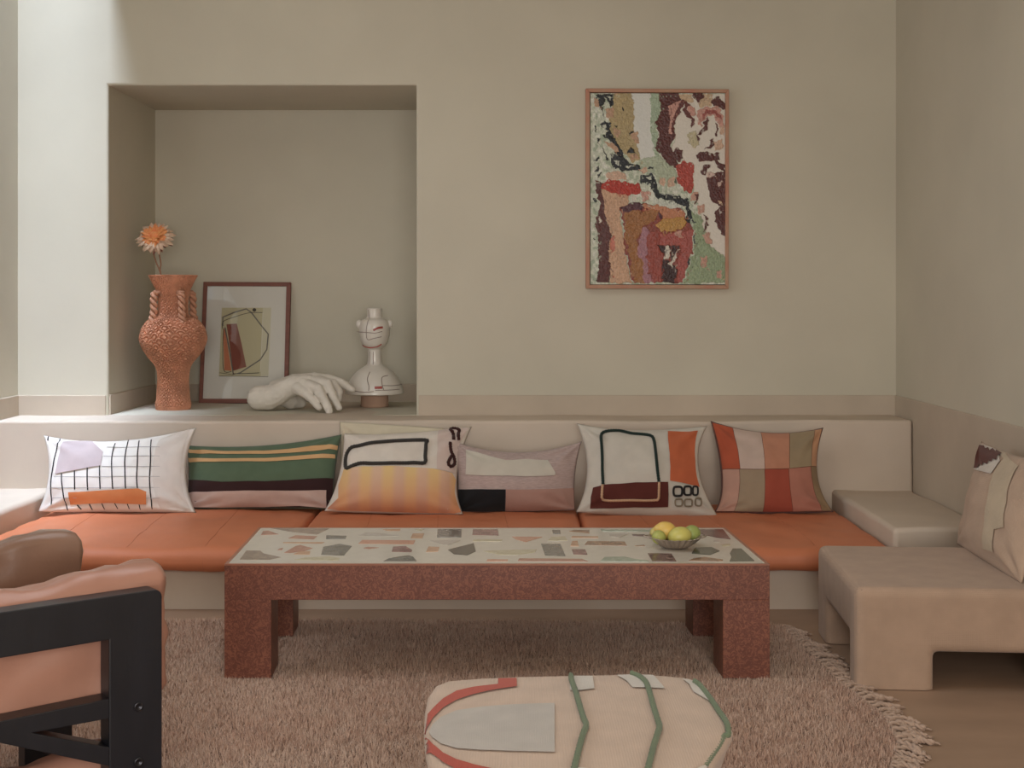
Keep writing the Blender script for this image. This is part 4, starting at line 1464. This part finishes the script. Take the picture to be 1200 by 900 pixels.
for si, (kind, poly) in enumerate(STONES):
    P = [pix_z(x, y, ZT) for x, y in poly]
    P = [Vector((p.x, p.y, ZT + .0004 + .00002 * si)) for p in P]
    ar = sum(P[i].x * P[(i + 1) % len(P)].y - P[(i + 1) % len(P)].x * P[i].y for i in range(len(P)))
    if ar < 0:
        P.reverse()
    v, f = prism(P, None, Vector((0, 0, -1)), .003)
    fix_normals(make('stone', v, f, stone_mat(kind), table_top, smooth=False))

# ------------------------------------------------------------------ bowl of citrus
bc = pix_z(791, 641.5, ZT)
bx, by = bc.x, bc.y
bowl_c = thing('fluted_bowl', (bx, by, ZT), 'shallow silver bowl with pleated sides holding citrus on the coffee table', 'bowl')
silver = mat('tarnished_silver', '#B3A293', rough=.3, metallic=.6, var=.1, vscale=20, bump=.03)
vs, fs = [], []
NB = 144
prf = [(0.0, .004), (.03, .0035), (.042, .001), (.05, .005), (.066, .016), (.08, .029), (.0915, .0385), (.094, .040), (.0905, .0405), (.078, .031), (.064, .019), (.048, .009), (.03, .0075), (.0, .0075)]
for (r, z) in prf:
    for j in range(NB):
        a = 2 * math.pi * j / NB
        fl_ = 1 + ((.06 * math.cos(24 * a)) if r > .045 else 0)
        zz_ = z + (.0018 * math.cos(24 * a) if r > .085 else 0)
        vs.append(Vector((bx + r * fl_ * math.cos(a), by + r * fl_ * math.sin(a), ZT + zz_ + .0005)))
for i in range(len(prf) - 1):
    for j in range(NB):
        fs.append([i * NB + j, i * NB + (j + 1) % NB, (i + 1) * NB + (j + 1) % NB, (i + 1) * NB + j])
make('bowl_body', vs, fs, silver, bowl_c)
for sg in (-1, 1):
    P = [Vector((bx + sg * (.09 + .02 * math.sin(t)), by + .018 * math.cos(t), ZT + .038 + .003 * math.sin(t))) for t in [math.pi * k / 10 for k in range(11)]]
    v, f = tube(P, .0028, 8)
    make('handle', v, f, silver, bowl_c, label='small side lug')


def fruit(name, px, py, d, r, rot, m, label, tip):
    c = pix(px, py, d)
    v, f = ellipsoid((0, 0, 0), r, 28, 20, rot, tip)
    v = [p * (1 + .012 * fbm(p, 40, 2)) for p in v]
    o = make(name, [p + c for p in v], f, m)
    o.data.transform(Matrix.Translation(-c))
    o.location = c
    return tag(o, label, 'fruit', 'citrus in the silver bowl')


ylw = mat('lemon_peel', '#E2B83C', rough=.4, var=.08, vscale=20, bump=.2, bscale=300, bdist=.001)
lim = mat('lime_peel', '#A9AC42', rough=.4, var=.12, vscale=16, bump=.2, bscale=300, bdist=.001)
lym = mat('yellow_lime_peel', '#C8BE48', rough=.4, var=.12, vscale=16, bump=.2, bscale=300, bdist=.001)
grn = mat('green_lime_peel', '#97A545', rough=.4, var=.12, vscale=16, bump=.2, bscale=300, bdist=.001)
ply = mat('pale_lemon_peel', '#C9B85A', rough=.4, var=.1, vscale=16, bump=.2, bscale=300, bdist=.001)
RZ = lambda ax, deg: Matrix.Rotation(math.radians(deg), 3, ax)
fruit('lemon', 780.5, 622, 4.60, (.040, .033, .033), RZ('Z', 185) @ RZ('Y', -14), ylw, 'bright yellow lemon at the back on top of the bowl', .16)
fruit('lime', 772, 629.5, 4.545, (.027, .025, .025), RZ('Z', 70) @ RZ('Y', 20), lim, 'small yellow-green lime at the front left of the bowl', .06)
fruit('lime', 796.5, 628.5, 4.555, (.043, .033, .034), RZ('Z', 12) @ RZ('Y', -10), lym, 'largest fruit, plump yellow-green lime at the front of the bowl', .05)
fruit('lime', 811, 625.5, 4.60, (.033, .031, .031), RZ('Z', 60), grn, 'green lime at the right of the bowl', .05)
fruit('lemon', 769, 624.5, 4.61, (.024, .022, .022), RZ('Z', 40), ply, 'pale lemon half hidden behind the small lime', .1)

# ------------------------------------------------------------------ pouf in the foreground
ZP = .36
opx = [(495, 858), (496, 838), (499.5, 818), (507, 807), (522, 801), (560, 798), (605, 796), (650, 795), (700, 794), (745, 793), (785, 795), (812, 798), (828, 807), (838, 822), (848, 838), (861, 858)]
full = opx + [(x, 1716 - y) for x, y in opx[-2:0:-1]]
OUT = [pix_z(x, y, ZP - .012) for x, y in full]
OUT = resample([Vector((p.x, p.y, 0)) for p in OUT], .018, True)
pc = Vector((sum(p.x for p in OUT) / len(OUT), sum(p.y for p in OUT) / len(OUT), 0))
pouf = thing('pouf', (pc.x, pc.y, ZRUG), 'low cream linen pouf with red curve and green cords in the foreground', 'pouf')
rings = [(.62, .0), (.66, .006), (.69, .03), (.82, .16), (.95, ZP - .055), (.985, ZP - .03), (.99, ZP - .014), (.97, ZP - .004), (.93, ZP), (.8, ZP + .003), (.6, ZP + .006), (.4, ZP + .008), (.2, ZP + .009), (.02, ZP + .009)]
vs, fs = [], []
n = len(OUT)
for s, z in rings:
    for p in OUT:
        q = pc + (p - pc) * s
        vs.append(Vector((q.x, q.y, z + ZRUG if z < .1 else z)))
for i in range(len(rings) - 1):
    for j in range(n):
        fs.append([i * n + j, i * n + (j + 1) % n, (i + 1) * n + (j + 1) % n, (i + 1) * n + j])
fs.append(list(range(n - 1, -1, -1)))
fs.append([(len(rings) - 1) * n + j for j in range(n)])
pouf_cloth = cloth('pouf_linen', '#CDB19A', weave=55, bump=.25)
pbody = fix_normals(make('pouf_cover', vs, fs, pouf_cloth, pouf))
pbvh = BVHTree.FromPolygons(vs, fs)


def ptop(x, y, off):
    h = pbvh.ray_cast(Vector((x, y, 1)), Vector((0, 0, -1)))
    if h[0] is None:
        h = pbvh.find_nearest(Vector((x, y, ZP)))
        q = h[0]
        return Vector((q.x, q.y, q.z)) + h[1] * off
    return h[0] + Vector((0, 0, off + .0015))


def pgrid(poly, off, m, name, label, nx=10, ny=10):
    nx, ny = max(nx, 22), max(ny, 22)
    w = [pix_z(x, y, ZP) for x, y in poly]
    v, f = poly_patch([(p.x, p.y) for p in w], nx, ny, lambda a, b: ptop(a, b, off))
    o = make(name, v, f, m, pouf, label=label)
    if sum(p.normal.z for p in o.data.polygons) < 0:
        o.data.flip_normals()
    return o


mir = lambda pts: [(x, 1716 - y) for x, y in pts]
G1, G2 = crop(480, 785, 6.0), crop(670, 785, 5.714)
red_c = cloth('coral_cotton', '#BE4930')
bo = G1([(95, 335), (150, 290), (235, 215), (330, 165), (450, 140), (622, 120), (622, 72), (752, 70), (755, 140), (600, 165), (450, 195), (330, 230), (235, 280), (165, 345), (120, 405), (92, 438), (82, 438), (84, 390)])
pgrid(bo, .0022, red_c, 'patch', 'coral red curved band', 24, 16)
pgrid(mir(bo), .0022, red_c, 'patch', 'coral red curved band', 24, 16)
gp = G1([(133, 438), (160, 395), (220, 345), (330, 305), (500, 287), (700, 278), (1020, 270)])
pgrid(gp + mir(gp)[:0:-1], .002, cloth('pale_grey_cotton', '#BDB4AA'), 'patch', 'pale grey arch patch', 16, 12)
wc = cloth('white_cotton', '#D0C7BB')
for pl in (G2([(-15, 52), (140, 52), (152, 152), (60, 165), (-12, 165)]), G2([(300, 46), (400, 42), (545, 44), (625, 146), (405, 143), (370, 95)]), G2([(740, 70), (830, 78), (885, 92), (900, 140), (925, 218), (815, 160), (790, 110)])):
    pgrid(pl, .0024, wc, 'patch', 'white patch', 8, 8)
    pgrid(mir(pl), .0024, wc, 'patch', 'white patch', 8, 8)
gc = cloth('sage_green_cord', '#6F7F5E')
for pth in ([(-5, 55), (0, 100), (25, 180), (55, 290), (80, 370), (97, 417)], [(400, 40), (450, 65), (495, 110), (520, 180), (550, 290), (575, 370), (588, 417)], [(822, 92), (870, 130), (930, 205), (985, 285), (1030, 350), (1050, 417)]):
    g = G2(pth)
    allp = g + mir(g)[::-1][1:]
    w = smooth_path([Vector((*pix_z(x, y, ZP).xy, 0)) for x, y in allp], False, 6)
    P = resample([ptop(p.x, p.y, .005) for p in w], .005)
    v, f = tube(P, .0062, 10, twist=420, lobes=3, lobe_amp=.2)
    make('cord', v, f, gc, pouf, label='sage green twisted cord')

# ------------------------------------------------------------------ low lounge chair at right
LX, LY, LR = 1.13, 4.21, math.radians(-4.0)
LW, LDp, LH = .80, .75, .335


def lxf(p):
    c, s = math.cos(LR), math.sin(LR)
    return Vector((LX + p.x * c - p.y * s, LY + p.x * s + p.y * c, p.z))


lounge = thing('lounge_chair', (LX + .4, LY + .36, 0), 'low block lounge chair in oatmeal linen by the right wall', 'chair')
sandm = cloth('oatmeal_linen', '#B6967C', weave=70, bump=.3)
parts_ = []
for lo, hi in (((0, 0, .155), (LW, LDp, LH)), ((0, 0, -.03), (.255, .125, LH - .03)), ((0, LDp - .2, -.03), (.255, LDp, LH - .03)), ((LW - .2, 0, -.03), (LW, .125, LH - .03)), ((LW - .2, LDp - .2, -.03), (LW, LDp, LH - .03)), ((0, .0, .124), (LW, .06, LH - .03)), ((0, LDp - .06, .124), (LW, LDp, LH - .03))):
    v, f, _ = soft_lattice(lo, hi, .028, (4, 4, 4), 4)
    parts_.append((v, f))
v, f = join(parts_)
v, f = voxel(v, f, .009, 3, .5)
seat_block = make('seat_block', [lxf(Vector((p.x, p.y, max(.002, p.z)))) for p in v], f, sandm, lounge, label='upholstered seat block on four square feet')
rim = [Vector((.022, .012, 0)), Vector((LW - .02, .012, 0)), Vector((LW - .012, .022, 0)), Vector((LW - .012, LDp - .02, 0)), Vector((LW - .02, LDp - .012, 0)), Vector((.022, LDp - .012, 0)), Vector((.012, LDp - .02, 0)), Vector((.012, .022, 0))]
pts = [lxf(Vector((p.x, p.y, LH - .0105))) for p in resample(rim, .03, True)]
v, f = tube(pts, .0026, 6, True)
make('piping', v, f, cloth('oatmeal_piping', '#8E7560'), seat_block, label='seam piping round the seat')
# upholstered back along the wall
soft_box('backrest', (LW - .105, .03, LH - .02), (LW - .008, LDp - .39, .80), .045, sandm, lounge, cuts=(3, 6, 8), wrinkle=.005, xf=lxf)

# pillow leaning on it
c8 = crop(1110, 500, 4.737)
fb, nb_ = Vector((1.742, 4.985, LH - .002)), Vector((1.70, 4.27, LH - .002))
ft, nt_ = pix(1150, 517, 5.06), Vector((1.865, 4.31, .745))
fb = pix(1121, 640, 4.99)
fb.z = max(fb.z, LH - .004)
mid = lambda a, b, k=0, ax=None: (a + b) / 2
p7pts = [ft, mid(ft, nt_) + Vector((.0, 0, -.025)), nt_, mid(nt_, nb_) + Vector((.0, .03, 0)), nb_, mid(fb, nb_), fb, mid(ft, fb) + Vector((.0, -.045, .0))]
p7 = Pillow('throw_pillow', None, 0, 0, 'beige pillow with jagged rust patch on white, leaning on the lounge chair', cloth('sand_linen', '#BE9F85'), front=.075, back=.05, seed=9, pts=p7pts, cat='pillow', group=None)
p7.patch(c8([(192, 98), (260, 112), (360, 135), (300, 190), (248, 262), (200, 250), (152, 238), (168, 165)]), cloth('white_flatweave', '#CFC3B6'), 'patch', 'white flatweave corner patch', off=.003)
p7.patch(c8([(188, 106), (215, 108), (222, 122), (240, 118), (248, 135), (275, 122), (282, 140), (298, 130), (316, 148), (290, 165), (285, 188), (262, 180), (258, 198), (240, 192), (234, 212), (214, 202), (206, 218), (190, 212), (180, 228), (158, 234), (168, 170)]), cloth('rust_flatweave', '#5E2A20'), 'patch', 'jagged rust motif', off=.008)
p7.patch(c8([(395, 130), (440, 150), (400, 220), (350, 320), (335, 420), (318, 560), (265, 572), (262, 700), (205, 680), (208, 560), (225, 420), (262, 260), (320, 180)]), cloth('pale_sand_linen', '#C2AD90'), 'patch', 'paler stepped band', off=.003)

# ------------------------------------------------------------------ leather armchair at left
A = pix(190, 690, 3.0)
U = Vector((-.785, -.62, 0)).normalized()
NRM = Vector((-U.y * -1, U.x, 0)).normalized()
NRM = Vector((.62, -.785, 0)).normalized()
NRM = (NRM - U * NRM.dot(U)).normalized()
arm = thing('leather_armchair', (A.x - .45, A.y + .05, ZRUG), 'tan leather armchair with chunky black wooden side frame in left foreground', 'armchair')
blackw = mat('black_lacquered_wood', '#1E1F26', rough=.38, var=.18, vscale=5, bump=.08, bscale=40, stretch=(3, 3, .6))
tanl = mat('tan_leather', '#B88068', rough=.34, var=.07, vscale=5, bump=.14, bscale=140, bdist=.002, spec=.45)
saddle = mat('brown_leather', '#8E6A54', rough=.32, var=.1, vscale=6, bump=.14, bscale=140, bdist=.002, spec=.45)
FT = .055


def fpl(px, py):
    return pix_plane(px, py, A, NRM)


def loc3(s, k_, z):
    return Vector((A.x, A.y, 0)) + U * s - NRM * k_ + Vector((0, 0, z))


def sz(px, py):
    q = fpl(px, py)
    return ((q - A).dot(U), q.z)


S_in = sz(128, 800)[0]
zbot = sz(128, 750)[1]
SB = .80


def frame_prism(name, poly, k0, bev=.004):
    v, f = prism([loc3(s, k0, z) for s, z in poly], None, -NRM, FT)
    return bevel_obj(make(name, v, f, blackw, arm, smooth=False), bev, 2)


RC = .018
corner = [(RC - RC * math.sin(a), A.z - RC + RC * math.cos(a)) for a in [math.pi / 2 * q / 5 for q in range(6)]]
for k0 in (0.0, .60):
    fo = frame_prism('side_frame', [(S_in, ZRUG), (S_in, zbot), (SB - .16, zbot), (SB - .16, ZRUG), (SB, ZRUG), (SB, A.z)] + corner + [(0, ZRUG)], k0, .003)
    near_frame = fo if k0 == 0 else near_frame
    frame_prism('brace', [sz(x, y) for x, y in ((128, 819), (-60, 858), (128, 898), (128, 876), (38, 859), (128, 842))], k0, .002)
for (px, py) in ((162, 828), (162, 893)):
    s, z = sz(px, py)
    c = loc3(s, -.001, z)
    vs, fs = [], []
    for r, o in ((.011, 0.0), (.011, .003), (.0065, .003), (.0055, .0), (.0, .0)):
        for j in range(20):
            a = 2 * math.pi * j / 20
            vs.append(c + U * r * math.cos(a) + Vector((0, 0, r * math.sin(a))) + NRM * o)
    for i in range(4):
        for j in range(20):
            fs.append([i * 20 + j, i * 20 + (j + 1) % 20, (i + 1) * 20 + (j + 1) % 20, (i + 1) * 20 + j])
    fix_normals(make('bolt', vs, fs, mat('dark_steel', '#4A4A50', rough=.35, metallic=.9, bump=0), near_frame, label='recessed dark bolt'))


def pad(name, s0, s1, k0, k1, z0, z1, m, wr, seed, front_bulge, label=None, rr=(.035, .05, .05)):
    vs, fs, ns = soft_lattice((s0, k0, z0), (s1, k1, z1), rr, (22, 6, 14), 4)
    out = []
    for v, nn in zip(vs, ns):
        p = v.copy()
        t = (v.x - s0) / (s1 - s0)
        hi = max(0, (v.z - z0) / (z1 - z0) - .5) * 2
        p.z += hi * (.014 * math.exp(-((t - .13) / .11) ** 2) - .016 * min(1, t * 2.2) + front_bulge * .0)
        w = fbm(Vector((v.x * 5 + seed, v.y * 4, v.z * 7)), 2.0, 3) * wr
        fold = max(0, .16 - abs(fbm(Vector((v.x * 6 + seed, v.z * 2.0 + v.x * 3, v.y * 5)), 1.3, 2))) / .16
        p += nn * (w - .007 * fold)
        out.append(loc3(p.x, p.y, p.z))
    return make(name, out, fs, m, arm, label=label)


pad('arm_pad', -.052, SB - .02, FT + .002, FT + .125, .315, A.z + .040, tanl, .010, 1.0, 0, 'tan leather arm pad draped inside the frame')
pad('side_panel', .02, SB - .02, FT + .004, FT + .11, .08, .238, tanl, .005, 3.0, 0, 'tan leather side panel below the arm')
pad('arm_pad', .015, SB - .02, .60 - .125, .598, .33, A.z + .062, saddle, .011, 5.0, 0, 'brown leather arm pad on the far side', (.016, .03, .03))
pad('seat', -.03, SB - .1, FT + .128, .60 - .128, .34, .46, tanl, .006, 7.0, 0, 'tan leather seat cushion')
pad('backrest', SB - .18, SB - .02, FT + .128, .60 - .128, .40, .86, tanl, .006, 9.0, 0, 'tan leather back cushion')

# ------------------------------------------------------------------ shaggy rug with knotted fringe
rug = thing('shag_rug', (-.4, 3.6, 0), 'large beige shaggy wool rug with knotted fringe under the coffee table', 'rug')
edge_r = [(1.055, 4.98), (1.075, 4.7), (1.085, 4.45), (1.10, 4.25), (1.13, 4.05), (1.145, 3.86), (1.12, 3.68), (1.05, 3.5), (.98, 3.35), (.95, 3.1), (.95, 2.0)]
poly = [(-2.05, 2.0), (-2.05, 5.06), (-.5, 5.07), (.6, 5.03), (1.0, 5.0)] + edge_r
kr = NT('shag_pile')
atn = kr.n('ShaderNodeAttribute', attribute_name='pigment')
kr.l(atn.outputs['Color'], kr.b.inputs['Base Color'])
kr.b.inputs['Roughness'].default_value = 1.0
kr.b.inputs['Specular IOR Level'].default_value = .05
kr.b.inputs['Sheen Weight'].default_value = .1
rug_b = mat('rug_base_weave', '#8E7361', rough=1, var=.1, vscale=30, bump=.3)
P = resample([Vector((x, y, 0)) for x, y in poly], .06, True)
v, f = prism([Vector((p.x, p.y, .008)) for p in P], None, Vector((0, 0, -1)), .0078)
fix_normals(make('rug_base', v, f, rug_b, rug, smooth=False, label='woven backing'))
NP = 700000
xs = R.uniform(-2.05, 1.15, NP)
ys = 2.35 + (5.12 - 2.35) * R.random(NP) ** .9
keep = inside(np.array(poly), xs, ys) & inside(np.array(poly), xs + .012, ys)
xs, ys = xs[keep], ys[keep]
n = len(xs)
clump = vnoise(xs * 14, ys * 14, 41)
big = .6 * vnoise(xs * 2.4, ys * 3.2, 42) + .5 * vnoise(xs * 22, ys * 22, 45)
ang = R.uniform(0, 6.283, n) + vnoise(xs * 9, ys * 9, 43) * 2
lean = R.uniform(.2, 1.25, n)
ln = R.uniform(.015, .025, n) * (1 + .35 * clump)
dx, dy, dz = np.cos(ang) * np.sin(lean), np.sin(ang) * np.sin(lean), np.cos(lean)
w = R.uniform(.0012, .0022, n)
px_, py_ = -np.sin(ang), np.cos(ang)
z0 = np.full(n, .006)
V = np.zeros((n, 3, 3))
V[:, 0] = np.stack([xs - px_ * w, ys - py_ * w, z0], 1)
V[:, 1] = np.stack([xs + px_ * w, ys + py_ * w, z0], 1)
V[:, 2] = np.stack([xs + dx * ln, ys + dy * ln, z0 + dz * ln], 1)
base_off = np.array(world_of(rug))
V -= base_off
me = bpy.data.meshes.new('pile')
me.vertices.add(n * 3)
me.vertices.foreach_set('co', V.astype(np.float32).ravel())
loops = np.arange(n * 3)
me.loops.add(n * 3)
me.loops.foreach_set('vertex_index', loops.astype(np.int32))
me.polygons.add(n)
me.polygons.foreach_set('loop_start', np.arange(0, n * 3, 3, dtype=np.int32))
me.update(calc_edges=True)
c0 = np.array(lin('#CBA28A')[:3])
c1_ = np.array(lin('#DFC2AC')[:3])
c2_ = np.array(lin('#6E5546')[:3])
tmix = np.clip(.5 + .9 * big + R.normal(0, .25, n), 0, 1)[:, None]
cc_ = c0 * (1 - tmix) + c1_ * tmix
dk = (R.random(n) < .03 + .10 * np.clip(vnoise(xs * 9, ys * 9, 44) + .1, 0, 1))
cc_[dk] = c2_ * R.uniform(.8, 1.6, (dk.sum(), 1))
cc_ = np.repeat(np.concatenate([cc_, np.ones((n, 1))], 1), 3, 0)
at = me.color_attributes.new('pigment', 'FLOAT_COLOR', 'POINT')
at.data.foreach_set('color', cc_.astype(np.float32).ravel())
me.materials.append(kr.m)
po = bpy.data.objects.new('pile', me)
COL.objects.link(po)
po.parent = rug
tag(po, 'beige shag pile', kind='stuff')
# knotted tassels, three shapes shared by all
fr_m = cloth('fringe_wool', '#B89A84', weave=0, bump=.3)
tas = []
for q in range(4):
    r_ = random.Random(q)
    cps = [Vector((0, 0, .012)), Vector((.022, r_.uniform(-.008, .008), .016)), Vector((.045, r_.uniform(-.012, .012), .014)), Vector((.068, r_.uniform(-.018, .018), .010)), Vector((.088, r_.uniform(-.025, .025), .007))]
    ctr_ = resample(smooth_path(cps, False, 5), .004)
    st_ = [tube([p + Vector((0, math.cos(i * .75 + k * 3.14), math.sin(i * .75 + k * 3.14))) * .0038 for i, p in enumerate(ctr_)], .0048, 6) for k in range(2)]
    st_.append(ellipsoid(ctr_[int(len(ctr_) * .62)], (.010, .0095, .0095), 10, 7))
    for k in range(4):
        e_ = ctr_[-1] + Vector((r_.uniform(.008, .02), r_.uniform(-.01, .01), -.003))
        st_.append(tube([ctr_[-1], ctr_[-1].lerp(e_, .5) + Vector((0, 0, .002)), e_], .002, 4))
    v, f = join(st_)
    m_ = bpy.data.meshes.new('tassel')
    m_.from_pydata([tuple(p) for p in v], [], [tuple(x) for x in f])
    m_.materials.append(fr_m)
    m_.polygons.foreach_set('use_smooth', [True] * len(m_.polygons))
    tas.append(m_)
ep = resample([Vector((x, y, 0)) for x, y in edge_r if y > 3.2], .021)
for i, p in enumerate(ep):
    a = ep[max(0, i - 1)]
    b = ep[min(len(ep) - 1, i + 1)]
    tdir = (b - a).normalized()
    nrm = Vector((-tdir.y, tdir.x, 0))
    if nrm.x < 0:
        nrm = -nrm
    o = bpy.data.objects.new('tassel', tas[i % 4])
    o.parent = rug
    o.location = Vector((p.x, p.y, 0)) - Vector(rug.location) - nrm * .012
    o.rotation_euler = (0, 0, math.atan2(nrm.y, nrm.x) + random.uniform(-.75, .55))
    sc_ = random.uniform(.75, 1.15)
    o.scale = (sc_ * (.8 if 4.2 < p.y < 4.4 or p.y > 4.75 else 1), sc_, sc_)
    COL.objects.link(o)
